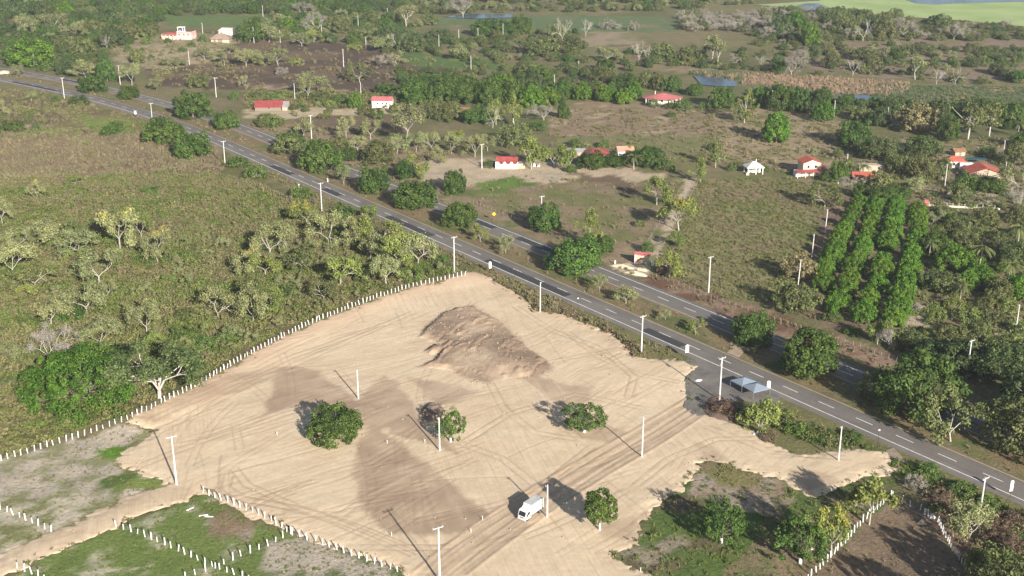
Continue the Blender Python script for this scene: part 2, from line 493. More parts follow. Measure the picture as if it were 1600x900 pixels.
# ------------------------------------------------------------------ ground sheet with its soils and grasses
BROWN, DBROWN, BURNT = (.25, .185, .125), (.165, .12, .085), (.105, .077, .058)
PALE, GREY, TAN = (.44, .36, .275), (.36, .31, .255), (.37, .30, .20)
GREEN, LGREEN, DGREEN, OLIVE = (.10, .145, .042), (.19, .235, .065), (.055, .085, .026), (.185, .17, .08)
REDB = (.155, .088, .062)
ZONES = [  # (outline in the photo, main colour, patch colour, patch size in metres, share of patches)
    ([(-300, 300), (330, 215), (380, 262), (480, 318), (715, 428), (250, 627), (0, 715), (-300, 780)], (.135, .132, .055), (.19, .145, .09), 11, .38),
    ([(-300, 205), (330, 207), (352, 262), (300, 290), (100, 292), (-300, 310)], (.255, .20, .125), OLIVE, 11, .35),
    ([(130, 252), (220, 248), (350, 264), (345, 276), (250, 274), (150, 264)], DBROWN, BROWN, 6, .3),
    ([(-300, 140), (60, 140), (150, 165), (240, 190), (300, 212), (-300, 212)], DBROWN, OLIVE, 13, .4),
    ([(75, 166), (110, 166), (112, 176), (78, 175)], LGREEN, GREEN, 8, .3),
    ([(110, 182), (165, 176), (215, 190), (212, 207), (150, 205), (120, 195)], LGREEN, OLIVE, 8, .35),
    ([(35, 195), (105, 200), (120, 212), (30, 212)], LGREEN, TAN, 7, .5),
    ([(0, 115), (380, 205), (800, 382), (1200, 545), (1600, 705), (1800, 800), (1800, 840), (1200, 575), (800, 409), (400, 233), (0, 122)], (.215, .165, .095), GREEN, 9, .33),
    ([(380, 250), (800, 432), (1000, 520), (1220, 622), (1620, 800), (1620, 815), (1400, 720), (1200, 640), (1000, 560), (780, 450), (700, 425), (480, 318)], (.165, .155, .072), BROWN, 8, .4),
    ([(1210, 640), (1330, 690), (1450, 735), (1620, 815), (1620, 900), (1560, 820), (1450, 765), (1400, 735), (1300, 700), (1220, 670)], GREEN, DGREEN, 8, .4),
    ([(-60, 735), (0, 722), (200, 664), (238, 672), (186, 712), (200, 735), (265, 757), (190, 780), (0, 868), (-60, 890)], (.45, .39, .325), (.22, .225, .11), 4, .42),
    ([(145, 705), (195, 690), (222, 688), (195, 705), (182, 716), (165, 722)], (.10, .20, .03), GREEN, 4, .3),
    ([(165, 745), (200, 735), (265, 752), (240, 760), (190, 765), (165, 760)], GREEN, LGREEN, 4, .45),
    ([(-60, 790), (80, 775), (200, 770), (180, 785), (0, 866), (-60, 880)], (.21, .215, .10), (.50, .44, .36), 3, .48),
    ([(10, 905), (190, 820), (313, 772), (455, 835), (640, 900), (620, 1000), (0, 1000)], (.15, .20, .06), (.47, .42, .33), 3, .30),
    ([(330, 800), (400, 812), (390, 850), (330, 830)], BROWN, GREY, 5, .4),
    ([(400, 850), (470, 840), (630, 893), (620, 960), (430, 960)], (.43, .37, .31), GREEN, 3.2, .42),
    ([(955, 863), (1000, 840), (1090, 720), (1140, 722), (1240, 765), (1400, 740), (1400, 775), (1260, 900), (1240, 990), (1050, 990)], GREEN, DBROWN, 8, .4),
    ([(1090, 735), (1150, 725), (1200, 740), (1245, 775), (1215, 800), (1140, 790), (1070, 775)], (.33, .27, .22), BROWN, 6, .35),
    ([(1095, 722), (1135, 718), (1200, 738), (1190, 755), (1130, 760), (1100, 745)], (.20, .18, .08), BROWN, 5, .35),
    ([(960, 865), (1010, 848), (1060, 835), (1085, 850), (1030, 870), (1000, 885)], (.28, .235, .18), GREEN, 4, .35),
    ([(1170, 850), (1290, 790), (1390, 780), (1265, 900), (1150, 990), (1130, 900)], (.23, .175, .115), GREEN, 7, .35),
    ([(1275, 895), (1392, 777), (1440, 790), (1515, 895), (1530, 990), (1200, 990)], (.21, .155, .11), (.40, .32, .25), 7, .3),
    ([(1440, 780), (1480, 770), (1620, 830), (1640, 990), (1530, 990), (1500, 870)], (.19, .12, .09), OLIVE, 7, .35),
    ([(380, 195), (450, 222), (620, 285), (750, 335), (850, 375), (960, 415), (1000, 405), (1060, 300), (900, 260), (700, 230), (450, 195)], (.27, .205, .14), GREEN, 11, .33),
    ([(640, 258), (700, 247), (880, 255), (1020, 268), (1060, 272), (1000, 288), (900, 282), (800, 290), (720, 290), (660, 280)], (.47, .375, .275), GREY, 9, .3),
    ([(735, 285), (800, 275), (850, 290), (800, 305), (750, 303)], (.13, .20, .045), GREEN, 6, .35),
    ([(730, 310), (900, 280), (1055, 285), (1020, 360), (940, 410), (850, 375)], (.24, .185, .125), (.16, .165, .065), 9, .45),
    ([(885, 272), (960, 276), (1040, 300), (980, 300), (920, 285)], DBROWN, BROWN, 6, .3),
    ([(1060, 280), (1170, 278), (1300, 285), (1265, 400), (1225, 470), (1140, 465), (1010, 420)], (.215, .21, .10), BROWN, 10, .3),
    ([(1080, 283), (1290, 280), (1280, 320), (1080, 320)], (.255, .20, .13), GREEN, 8, .25),
    ([(935, 405), (1010, 424), (1110, 457), (1200, 486), (1300, 522), (1405, 556), (1395, 582), (1200, 520), (1040, 455)], REDB, (.30, .21, .155), 6, .45),
    ([(1010, 398), (1075, 278), (1092, 278), (1030, 400)], (.47, .385, .29), BROWN, 4, .25),
    ([(955, 415), (1000, 405), (1020, 420), (1000, 433), (960, 422)], (.52, .43, .32), TAN, 4, .25),
    ([(1290, 300), (1450, 310), (1445, 340), (1420, 490), (1330, 520), (1200, 480), (1260, 420)], (.23, .165, .12), DBROWN, 6, .5),
    ([(1440, 300), (1700, 300), (1700, 620), (1500, 560), (1390, 540), (1430, 430)], (.20, .165, .095), GREEN, 10, .45),
    ([(1400, 500), (1450, 470), (1440, 520), (1390, 545)], (.42, .345, .26), BROWN, 5, .3),
    ([(1520, 510), (1620, 505), (1620, 530), (1540, 535)], (.42, .345, .27), BROWN, 5, .3),
    ([(1440, 292), (1570, 296), (1560, 320), (1450, 318)], (.44, .37, .28), DBROWN, 5, .4),
    ([(1110, 180), (1180, 165), (1330, 195), (1320, 260), (1200, 265), (1120, 235)], (.315, .245, .165), OLIVE, 9, .4),
    ([(860, 175), (920, 158), (1110, 165), (1130, 215), (1050, 210), (860, 215)], (.255, .19, .13), (.42, .34, .25), 7, .3),
    ([(870, 212), (1120, 212), (1100, 250), (960, 245), (860, 235)], (.185, .185, .085), BROWN, 10, .35),
    ([(1380, 215), (1620, 215), (1620, 300), (1480, 300), (1300, 290)], (.28, .225, .155), OLIVE, 9, .45),
    ([(380, 170), (500, 168), (580, 166), (700, 170), (700, 182), (580, 176), (480, 186), (390, 186)], (.46, .37, .26), BROWN, 7, .3),
    ([(450, 186), (620, 178), (640, 205), (500, 205)], DBROWN, BROWN, 9, .3),
    ([(230, 110), (400, 65), (560, 70), (740, 95), (720, 118), (660, 125), (620, 150), (450, 150), (380, 140), (240, 135)], BURNT, DBROWN, 16, .45),
    ([(400, 132), (470, 136), (540, 142), (540, 144), (470, 139), (400, 135)], (.36, .27, .2), BROWN, 6, .2),
    ([(170, 70), (250, 58), (350, 65), (370, 75), (330, 100), (240, 110), (180, 95)], (.32, .26, .185), OLIVE, 9, .4),
    ([(0, 25), (60, 30), (130, 45), (150, 60), (80, 62), (0, 50)], DBROWN, BROWN, 10, .3),
    ([(610, 90), (650, 80), (780, 95), (790, 110), (700, 108), (640, 100)], (.10, .155, .05), LGREEN, 18, .35),
    ([(250, 22), (640, 26), (620, 42), (440, 45), (260, 42)], (.125, .175, .065), LGREEN, 22, .25),
    ([(660, 30), (800, 22), (1060, 28), (1060, 50), (900, 52), (690, 42)], (.125, .165, .075), BROWN, 22, .3),
    ([(900, 52), (1000, 48), (1010, 68), (900, 75)], (.29, .235, .165), OLIVE, 14, .4),
    ([(800, 60), (900, 75), (1010, 70), (1160, 105), (1100, 115), (900, 100), (800, 85)], (.165, .165, .085), BROWN, 14, .4),
    ([(1250, 62), (1440, 55), (1620, 60), (1620, 125), (1500, 130), (1300, 115), (1200, 95)], (.235, .175, .135), OLIVE, 14, .42),
    ([(1160, 113), (1280, 120), (1420, 130), (1600, 136), (1700, 145), (1700, 175), (1350, 165), (1160, 135)], (.15, .165, .085), (.37, .255, .17), 22, .35),
    ([(1000, 96), (1110, 103), (1110, 115), (1010, 112)], (.27, .20, .14), OLIVE, 10, .4),
]
NEAR, FAR, STEP = 150.0, 9000.0, .0062
ys = [-400.0, -200.0, -50.0, 60.0, 120.0]
yv = NEAR
while yv < FAR:
    ys.append(yv)
    yv *= 1 + STEP * (1 if yv < 1400 else 6)
ys = np.array(ys)
us = np.linspace(-.75, .75, 290)
gx = us[None, :] * np.maximum(ys, 260)[:, None]
gy = np.repeat(ys[:, None], len(us), 1)
X, Y = gx.ravel(), gy.ravel()
Z = terrain(X, Y)
ssd = np.full(X.shape, -9.0)
near = (Y > 150) & (Y < 420) & (np.abs(X) < 170)
ssd[near] = sand_sd(X[near], Y[near])
Z = Z - 1.6 * smooth((ssd - .6) / 3)
base = np.empty((len(X), 3))
n1 = smooth((fbm(X / 60, Y / 60, 7) + .5))
n2 = smooth((fbm(X / 23, Y / 23, 9) * 1.6 + .4))
base[:] = np.array(OLIVE)[None] * (1 - n1[:, None]) + np.array((.13, .135, .062))[None] * n1[:, None]
base = base * (1 - .4 * n2[:, None]) + np.array(BROWN)[None] * .4 * n2[:, None]
for k, (poly, c1, c2, size, share) in enumerate(ZONES):
    P = W(poly)
    P_ = np.array(P)
    dm = np.hypot(P_[:, 0], P_[:, 1]).mean()
    amp = dm * .008
    wx = X + amp * fbm(X / (amp * 2.2), Y / (amp * 2.2), 100 + k)
    wy = Y + amp * 1.6 * fbm(X / (amp * 2.2), Y / (amp * 2.2), 200 + k)
    sel = inpoly(wx, wy, P)
    if not sel.any():
        continue
    nn = fbm(X[sel] / size, Y[sel] / size, 300 + k) * .5 + .5
    f = smooth((nn - (1 - share) + .12) / .24)[:, None] * .9
    base[sel] = np.array(c1)[None] * (1 - f) + np.array(c2)[None] * f
nr, ncol = gx.shape
idx = np.arange(nr * ncol).reshape(nr, ncol)
F = np.stack([idx[:-1, :-1], idx[:-1, 1:], idx[1:, 1:], idx[1:, :-1]], -1).reshape(-1, 4)
m, nt, b, out = new_mat('soil_and_grass')
za = attr(nt, 'soil')
nA = noise_node(nt, 1.1, 6, None, .7)
nB = noise_node(nt, .16, 5, None, .65)
nC = noise_node(nt, .7, 4, None, .7)
r1 = ramp(nt, nA.outputs[0], [(.3, (.70, .70, .70)), (.7, (1.25, 1.24, 1.2))])
r2 = ramp(nt, nB.outputs[0], [(.3, (.78, .80, .78)), (.72, (1.2, 1.16, 1.1))])
c = mixc(nt, 1.0, za.outputs['Color'], r1.outputs[0], 'MULTIPLY')
c = mixc(nt, 1.0, c, r2.outputs[0], 'MULTIPLY')
r3 = ramp(nt, nC.outputs[0], [(.60, (0, 0, 0)), (.70, (1, 1, 1))])
mm = nt.nodes.new('ShaderNodeMath'); mm.operation = 'MULTIPLY'; mm.inputs[1].default_value = .45
nt.links.new(r3.outputs[0], mm.inputs[0])
c = mixc(nt, mm.outputs[0], c, (.085, .095, .040))
nt.links.new(c, b.inputs['Base Color'])
b.inputs['Roughness'].default_value = .95
b.inputs['Specular IOR Level'].default_value = .1
bp = nt.nodes.new('ShaderNodeBump')
bp.inputs['Strength'].default_value = .9
bp.inputs['Distance'].default_value = .35
nt.links.new(nA.outputs[0], bp.inputs['Height'])
nt.links.new(bp.outputs[0], b.inputs['Normal'])
ground = link('ground', mesh_np('ground', np.stack([X, Y, Z], 1), F, m, {'soil': ('FLOAT_COLOR', np.c_[base, np.ones(len(base))])}, True))
tag(ground, 'open country of dry grass, bare soil and scrub around the plot', 'ground', kind='structure')

# ------------------------------------------------------------------ highway: two carriageways with lines, dashes and dark repairs
m, nt, b, out = new_mat('asphalt')
a1 = noise_node(nt, .09, 4); a2 = noise_node(nt, 3.0, 4)
r1 = ramp(nt, a1.outputs[0], [(.3, (.140, .122, .106)), (.7, (.190, .168, .147))])
r2 = ramp(nt, a2.outputs[0], [(.3, (.86, .86, .86)), (.7, (1.1, 1.1, 1.1))])
mp = nt.nodes.new('ShaderNodeMapping'); mp.inputs['Rotation'].default_value = (0, 0, -math.atan2(RD[1], RD[0]))
nt.links.new(nt.nodes.new('ShaderNodeNewGeometry').outputs['Position'], mp.inputs['Vector'])
mp2 = nt.nodes.new('ShaderNodeMapping'); mp2.inputs['Scale'].default_value = (.02, .9, 1)
nt.links.new(mp.outputs[0], mp2.inputs['Vector'])
a3 = noise_node(nt, 1.0, 5, mp2.outputs[0], .7)
r3 = ramp(nt, a3.outputs[0], [(.3, (.80, .79, .78)), (.5, (1, 1, 1)), (.7, (1.10, 1.09, 1.07))])
cc_ = mixc(nt, 1.0, r1.outputs[0], r2.outputs[0], 'MULTIPLY')
nt.links.new(mixc(nt, 1.0, cc_, r3.outputs[0], 'MULTIPLY'), b.inputs['Base Color'])
b.inputs['Roughness'].default_value = .85
M['asphalt'] = m
M['patch'] = plain('fresh_asphalt', (.055, .054, .055), .85, .8, .25)
M['line_white'] = plain('worn_white_line', (.72, .70, .66), .8, .8, .25)
M['line_yellow'] = plain('worn_yellow_line', (.60, .40, .13), .8, .8, .25)
RZ = .16


def strip(o0, o1, t0, t1, z, mat, name, parent, step=8.0, skirt=False, kind=None):
    n = max(2, int(abs(t1 - t0) / step) + 1)
    V, F = [], []
    offs = [(o0, z), (o1, z)]
    if skirt:
        offs = [(o0 - 1.2, z - .6), (o0, z), (o1, z), (o1 + 1.2, z - .6)]
    k = len(offs)
    for i in range(n):
        t = t0 + (t1 - t0) * i / (n - 1)
        for o, zz in offs:
            p = road_pt(t, o)
            V.append((p[0], p[1], zz))
        if i:
            for j in range(k - 1):
                a = (i - 1) * k + j
                F.append((a, a + 1, a + k + 1, a + k))
    o = link(name, mesh_np(name, V, F, mat), parent)
    me = o.data
    if me.polygons[k // 2 - 1 if skirt else 0].normal.z < 0:
        me.flip_normals()
    if kind: o['kind'] = kind
    return o


def tpx(px, py):
    P = g0(px, py)
    return float(road_to(P[0], P[1])[0])


roads = []
for (oo0, oo1, oy, ow, ph) in ((-.75, 9.4, 0.0, 7.75, tpx(1400, 680.5)), (-21.8, -11.8, -12.5, -20.15, tpx(1029, 464))):
    rd = strip(oo0, oo1, -330, 900, RZ, M['asphalt'], 'road', None, 6, True, 'structure')
    rd['label'] = 'near grey asphalt carriageway beside the sand plot' if oo1 > 0 else 'far grey asphalt carriageway beyond the tree-lined median'
    rd['category'] = 'road'
    strip(oy - .13, oy + .13, -330, 900, RZ + .006, M['line_yellow'], 'edge_line', rd)
    strip(ow - .14, ow + .14, -330, 900, RZ + .006, M['line_white'], 'edge_line', rd)
    oc = (oy + ow) / 2
    k0 = -12
    dash_n = 0
    for k in range(-16, 60):
        t = ph - 5 + k * 11.85
        d_ = strip(oc - .14, oc + .14, t, t + 5.0, RZ + .006, M['line_white'], 'lane_dash', rd, 5.0)
    roads.append(rd)


def patch(rd, oa, ob, p0, p1):
    strip(oa, ob, tpx(*p0), tpx(*p1), RZ + .003, M['patch'], 'asphalt_patch', rd, 5)


for p0, p1 in (((427, 259), (462, 272)), ((508, 295), (537, 305)), ((608, 338), (680, 368)), ((756, 408), (890, 462)), ((1000, 517), (1062, 543)), ((24, 128), (84, 143))):
    patch(roads[0], 4.15, 7.4, p0, p1)
for p0, p1 in (((742, 346), (768, 358)), ((808, 372), (862, 393)), ((95, 124), (125, 131))):
    patch(roads[1], -19.8, -16.6, p0, p1)

# median crossover of bare soil and the gravel apron by the tents
def sheet(name, poly, mat, z, label, cat, kind='structure'):
    P = [g0(*p) for p in poly]
    import bmesh
    bm_ = bmesh.new()
    f = bm_.faces.new([bm_.verts.new((p[0], p[1], z)) for p in P])
    bmesh.ops.triangulate(bm_, faces=[f])
    bmesh.ops.recalc_face_normals(bm_, faces=bm_.faces[:])
    me = bpy.data.meshes.new(name)
    bm_.to_mesh(me)
    bm_.free()
    if me.polygons[0].normal.z < 0: me.flip_normals()
    me.materials.append(mat)
    return tag(link(name, me), label, cat, kind=kind)


m, nt, b, out = new_mat('dark_gravel')
a1 = noise_node(nt, .22, 5); a2 = noise_node(nt, 4.0, 4)
r1 = ramp(nt, a1.outputs[0], [(.34, (.115, .105, .095)), (.66, (.21, .185, .155))])
r2 = ramp(nt, a2.outputs[0], [(.3, (.75, .75, .75)), (.7, (1.2, 1.2, 1.2))])
nt.links.new(mixc(nt, 1.0, r1.outputs[0], r2.outputs[0], 'MULTIPLY'), b.inputs['Base Color'])
b.inputs['Roughness'].default_value = .95
M['gravel'] = m
sheet('gravel_apron', [(1070, 563), (1092, 560), (1120, 572), (1165, 592), (1215, 616), (1220, 628), (1190, 634), (1160, 626), (1125, 632), (1112, 643), (1098, 650), (1085, 650), (1068, 636), (1072, 610), (1064, 590)],
      M['gravel'], .10, 'dark grey gravel apron joining the road to the sand plot', 'apron')
sheet('dirt_crossover', [(1142, 533), (1156, 539), (1166, 545), (1158, 556), (1150, 563), (1128, 556), (1140, 548)], plain('bare_soil', (.36, .28, .20), .95, .5, .25), .08,
      'short bare soil crossover through the grassy median', 'path')
sheet('dirt_path', [(1384, 704), (1396, 700), (1408, 712), (1418, 730), (1410, 742), (1400, 730)], plain('trodden_soil', (.30, .235, .165), .95, .5, .3), .10,
      'short trodden soil path from the sand to the road verge', 'path')

# ------------------------------------------------------------------ water
m, nt, b, out = new_mat('pond_water')
b.inputs['Base Color'].default_value = (.045, .075, .125, 1)
b.inputs['Roughness'].default_value = .12
wv = noise_node(nt, 1.2, 3)
bp = nt.nodes.new('ShaderNodeBump'); bp.inputs['Strength'].default_value = .25; bp.inputs['Distance'].default_value = .2
nt.links.new(wv.outputs[0], bp.inputs['Height']); nt.links.new(bp.outputs[0], b.inputs['Normal'])
M['water'] = m
m, nt, b, out = new_mat('floating_algae')
n_ = noise_node(nt, .03, 5)
r_ = ramp(nt, n_.outputs[0], [(.35, (.27, .36, .11)), (.65, (.37, .44, .17))])
nt.links.new(r_.outputs[0], b.inputs['Base Color'])
b.inputs['Roughness'].default_value = .7
M['algae'] = m
sheet('algae_lake', [(1180, 8), (1280, 2), (1300, -30), (1900, -30), (1900, 40), (1600, 42), (1480, 31), (1370, 25), (1285, 19), (1240, 13)], M['algae'], .40, 'lake covered with pale green floating weed at the top of the photo', 'lake')
sheet('water', [(1243, 10), (1258, 6), (1280, 6), (1296, 13), (1292, 20), (1250, 17)], M['water'], .46, 'small blue pool among trees at the lake edge', 'water')
sheet('water', [(1395, -6), (1560, -8), (1620, -8), (1620, 3), (1500, 6), (1460, 8), (1430, 6)], M['water'], .46, 'wide blue open water of the lake at the top edge', 'water')
sheet('pond', [(1083, 119), (1100, 120), (1128, 123), (1152, 127), (1150, 136), (1120, 136), (1096, 133)], M['water'], .42, 'blue pond behind the wide red roofed house', 'pond')
sheet('pond', [(1310, 150), (1345, 149), (1378, 152), (1380, 158), (1345, 160), (1318, 160)], M['water'], .42, 'narrow blue pond in front of the tan reed bed', 'pond')
sheet('pond', [(690, 27), (740, 22), (800, 23), (800, 28), (740, 30)], M['water'], .42, 'thin sliver of pale water behind bare trees', 'pond')

# ------------------------------------------------------------------ the sand plot
DX = .34
xs = np.arange(-150, 118, DX)
ysd = np.arange(172, 402, DX)
SX, SY = np.meshgrid(xs, ysd)
shape = SX.shape
sx, sy = SX.ravel(), SY.ravel()
s_ = sand_sd(sx, sy)
sz = sand_base(sx, sy, s_)
ins = smooth(s_ / 3)
# graded streaks in three working directions
reg = fbm(sx / 45, sy / 45, 61)
streak = np.zeros(sx.shape)
wdir = []
for ang, lo_, hi_ in ((math.radians(33), -2, -.05), (math.radians(52), -.15, .25), (math.radians(105), .15, 2)):
    ca, sa = math.cos(ang), math.sin(ang)
    u, v = sx * ca + sy * sa, -sx * sa + sy * ca
    w = smooth((reg - lo_) / .12) * smooth((hi_ - reg) / .12)
    wdir.append(w * ins)
    streak += w * (fbm(u / 14, v / .95, 67, 2) * .7 + fbm(u / 22, v / 2.6, 71, 2) * .5)
sz = sz + ins * (.20 * fbm(sx / 21, sy / 21, 73) + .042 * streak + .05 * fbm(sx / 3.0, sy / 3.0, 75, 2))
hs = sdist(sx + .7 * fbm(sx / 3, sy / 3, 81), sy + .9 * fbm(sx / 3, sy / 3, 83), HEAP)
ha = math.radians(74)
hu, hv = sx * math.cos(ha) + sy * math.sin(ha), -sx * math.sin(ha) + sy * math.cos(ha)
hr = np.random.default_rng(17)
hx0 = sx[hs > 0].mean()
steep = .14 + .42 * smooth((hx0 + 2 - sx) / 12)
hh = (1.15 * np.clip(hs * steep, 0, 1)  + .9 * smooth(hs / 13) * (.75 + .7 * fbm(sx / 9, sy / 9, 87))) * np.where(hs > 0, 1, 0)
for k in range(60):
    q_ = hr.integers(len(HEAP)); a_, b2_ = np.array(HEAP[q_]), np.array(HEAP[(q_ + 1) % len(HEAP)])
    c_ = a_ + (b2_ - a_) * hr.uniform(0, 1)
    c_ = c_ + (np.array([sx[hs > 0].mean(), sy[hs > 0].mean()]) - c_) * hr.uniform(.08, .75)
    H_ = hr.uniform(.5, 1.25)
    q2 = np.where((np.abs(sx - c_[0]) < 4) & (np.abs(sy - c_[1]) < 4))[0]
    dx_, dy_ = sx[q2] - c_[0], sy[q2] - c_[1]
    dd_ = np.hypot(dx_, dy_ * hr.uniform(.5, .8)) * (1 + .18 * fbm(sx[q2] / 1.5, sy[q2] / 1.5, 700 + k))
    hh[q2] = np.maximum(hh[q2], (hh[q2] * .55 + H_ - .62 * dd_) * np.where(hs[q2] > -.6, 1, 0))
crack = np.zeros(sx.shape)
vmin, vmax = hv[hs > 0].min(), hv[hs > 0].max()
umin, umax = hu[hs > 0].min(), hu[hs > 0].max()
for k in range(26):
    c_ = hr.uniform(vmin + 2, vmax - 2); u0 = hr.uniform(umin, umax - 6); ln = hr.uniform(5, 15); wd = hr.uniform(.28, .5)
    dv = hv - c_ - .8 * np.sin((hu - u0) / 4 + k) - .35 * fbm(sx / 3, sy / 3, 300 + k)
    along = smooth((hu - u0) / 2.5) * smooth((u0 + ln - hu) / 2.5)
    # one side slumps, the other stands as a small scarp
    crack = np.maximum(crack, along * np.exp(-(dv / wd) ** 2))
    hh += along * .55 * np.exp(-np.maximum(dv, 0) / 2.2) * smooth((dv + .16) / .32) * smooth(hs / 2)
hh = hh - .38 * crack * smooth(hs / 1.5) + (.10 * fbm(sx / 1.6, sy / 1.6, 88, 2) + .07 * fbm(hu / 9, hv / .8, 89, 2)) * smooth(hs / 1.0)
sz = sz + .68 * hh
ms_ = sdist(sx + .8 * fbm(sx / 2, sy / 2, 91), sy + .8 * fbm(sx / 2, sy / 2, 93), MOUND)
sz = sz + np.minimum(np.maximum(ms_, 0) * .8, 1.3) * (.8 + .4 * fbm(sx / 1.4, sy / 1.4, 95))
damp = np.zeros(sx.shape)  # damp sand, plus one tree shadow painted with the same tone
for k, P in enumerate(DAMP_AND_SHADOW):
    dd = sdist(sx + 1.1 * fbm(sx / 5, sy / 5, 111 + k), sy + 1.3 * fbm(sx / 5, sy / 5, 131 + k), P)
    damp = np.maximum(damp, smooth((dd + .8 + 1.6 * streak) / 2.0) * (.72 + .3 * fbm(sx / 6, sy / 6, 151 + k)) * (1.0 if k == 0 else .3 if k == 5 else .75))
damp = np.clip(damp - .35 * np.maximum(streak, 0) + .26 * np.maximum(-streak - .08, 0) * ins, 0, 1)
damp = np.maximum(damp, smooth(hs / 1.0) * np.clip(.95 + .5 * fbm(sx / 5, sy / 5, 171) - .25, 0, 1))
soil = smooth(ms_ / .8)
heap_ = np.clip(smooth((hs + 1.2 + 1.2 * fbm(sx / 2.2, sy / 2.2, 177)) / 2.2) * (.62 + .45 * fbm(sx / 6, sy / 6, 172) + .75 * crack - .55 * smooth((fbm(sx / 10, sy / 10, 175) - .05) / .2)), 0, 1)
bank = np.exp(-(dline(sx, sy, BANK[2:]) / 7.0) ** 2) * .8 + np.exp(-(dline(sx, sy, VERGE) / 5) ** 2) * .5
# wheel ruts
rut = np.zeros(sx.shape)
rng = np.random.default_rng(5)


def add_rut(L, w, s, dep):
    L = np.array(L)
    x0, y0, x1, y1 = L[:, 0].min() - 2, L[:, 1].min() - 2, L[:, 0].max() + 2, L[:, 1].max() + 2
    q = np.where((sx > x0) & (sx < x1) & (sy > y0) & (sy < y1))[0]
    if len(q) == 0: return
    d = dline(sx[q], sy[q], L)
    e = np.exp(-(d / w) ** 2) * (.55 + .6 * noise(sx[q] / 5, sy[q] / 5, 181))
    rut[q] = np.maximum(rut[q], e * s)
    sz[q] -= e * dep * np.clip(s_[q], 0, 1)


def offset(L, o):
    L = np.array(L)
    t = np.gradient(L, axis=0)
    t /= np.linalg.norm(t, axis=1)[:, None] + 1e-9
    return L + o * np.c_[-t[:, 1], t[:, 0]]


TL, TR = np.array(TRACK_L), np.array(TRACK_R)
par = np.linspace(0, 1, 24)


def resample(L):
    L = np.array(L)
    s = np.r_[0, np.cumsum(np.linalg.norm(np.diff(L, axis=0), axis=1))]
    s /= s[-1]
    return np.c_[np.interp(par, s, L[:, 0]), np.interp(par, s, L[:, 1])]


TL, TR = resample(TL), resample(TR)
add_rut(TL, .38, 1.0, -.13)
add_rut(TR, .38, .9, -.12)
for q in (.18, .26, .40, .47, .55, .63, .72, .80):
    wob = .05 * np.sin(par * rng.uniform(3, 8) + rng.uniform(0, 6))[:, None]
    add_rut(TL * (1 - q - wob) + TR * (q + wob), rng.uniform(.3, .5), rng.uniform(.45, .95), .07)
inner = np.minimum(np.where(inpoly(sx, sy, [tuple(p) for p in TL] + [tuple(p) for p in TR[::-1]]), 1.0, 0), 1)
damp = np.maximum(damp, inner * .42 * (.7 + .5 * streak))
for L, o_ in (([(345, 780), (420, 790), (500, 812), (580, 845), (640, 870)], 2.2), ([(350, 745), (345, 765), (380, 785), (470, 800), (560, 830), (650, 868)], 2.0), ([(360, 735), (380, 760), (480, 805)], 1.8), ([(560, 860), (700, 862), (820, 790), (930, 700)], 2.0),
              ([(270, 700), (330, 690), (420, 660), (480, 640)], 2.0), ([(200, 740), (300, 700), (430, 650)], 2.2), ([(240, 662), (330, 622), (460, 560), (600, 510)], 2.0), ([(250, 680), (400, 600), (560, 530), (650, 490)], 2.2),
              ([(880, 520), (930, 560), (1000, 590), (1060, 600)], 2.0), ([(800, 480), (860, 520), (930, 545), (985, 590), (975, 620)], 2.0), ([(760, 600), (780, 640), (830, 680), (900, 690)], 2.0), ([(900, 540), (950, 560), (985, 592)], 1.8),
              ([(1000, 760), (1050, 720), (1120, 690), (1180, 690)], 2.0), ([(700, 690), (780, 720), (830, 760)], 2.0), ([(1100, 670), (1200, 710), (1320, 720)], 2.2), ([(720, 700), (800, 650), (900, 620), (1000, 640)], 2.0)):
    L = resample(W(L))
    add_rut(L, .22, .95, .06)
    add_rut(offset(L, o_), .22, .95, .06)
for k in range(140):
    px, py = rng.uniform(230, 1100), rng.uniform(470, 890)
    p = g0(px, py)[:2]
    ang = math.radians(rng.choice([33, 52, 105])) + rng.normal(0, .14)
    ln = rng.uniform(10, 38)
    cv = rng.normal(0, .010)
    pts, a_ = [], ang
    for _ in range(10):
        pts.append(tuple(p))
        p = p + np.array([math.cos(a_), math.sin(a_)]) * ln / 10
        a_ += cv * ln / 10
    add_rut(pts, rng.uniform(.15, .26), rng.uniform(.35, 1.0), .05)
    if rng.random() < .6:
        add_rut(offset(pts, 1.9), rng.uniform(.15, .26), rng.uniform(.35, .9), .05)
keep = s_ > -1.6
sidx = np.arange(len(sx)).reshape(shape)
F = np.stack([sidx[:-1, :-1], sidx[:-1, 1:], sidx[1:, 1:], sidx[1:, :-1]], -1).reshape(-1, 4)
F = F[keep[F].all(1)]
used = np.zeros(len(sx), bool); used[F.ravel()] = True
remap = np.cumsum(used) - 1
F = remap[F]
m, nt, b, out = new_mat('graded_sand')
co = nt.nodes.new('ShaderNodeNewGeometry').outputs['Position']
n1_, n2_, n3_ = noise_node(nt, .07, 5, co), noise_node(nt, .9, 6, co, .7), noise_node(nt, 7, 3, co)
c = ramp(nt, n1_.outputs[0], [(.3, (.585, .452, .305)), (.7, (.65, .525, .37))]).outputs[0]
c = mixc(nt, 1.0, c, ramp(nt, n2_.outputs[0], [(.3, (.90, .89, .88)), (.7, (1.07, 1.07, 1.07))]).outputs[0], 'MULTIPLY')
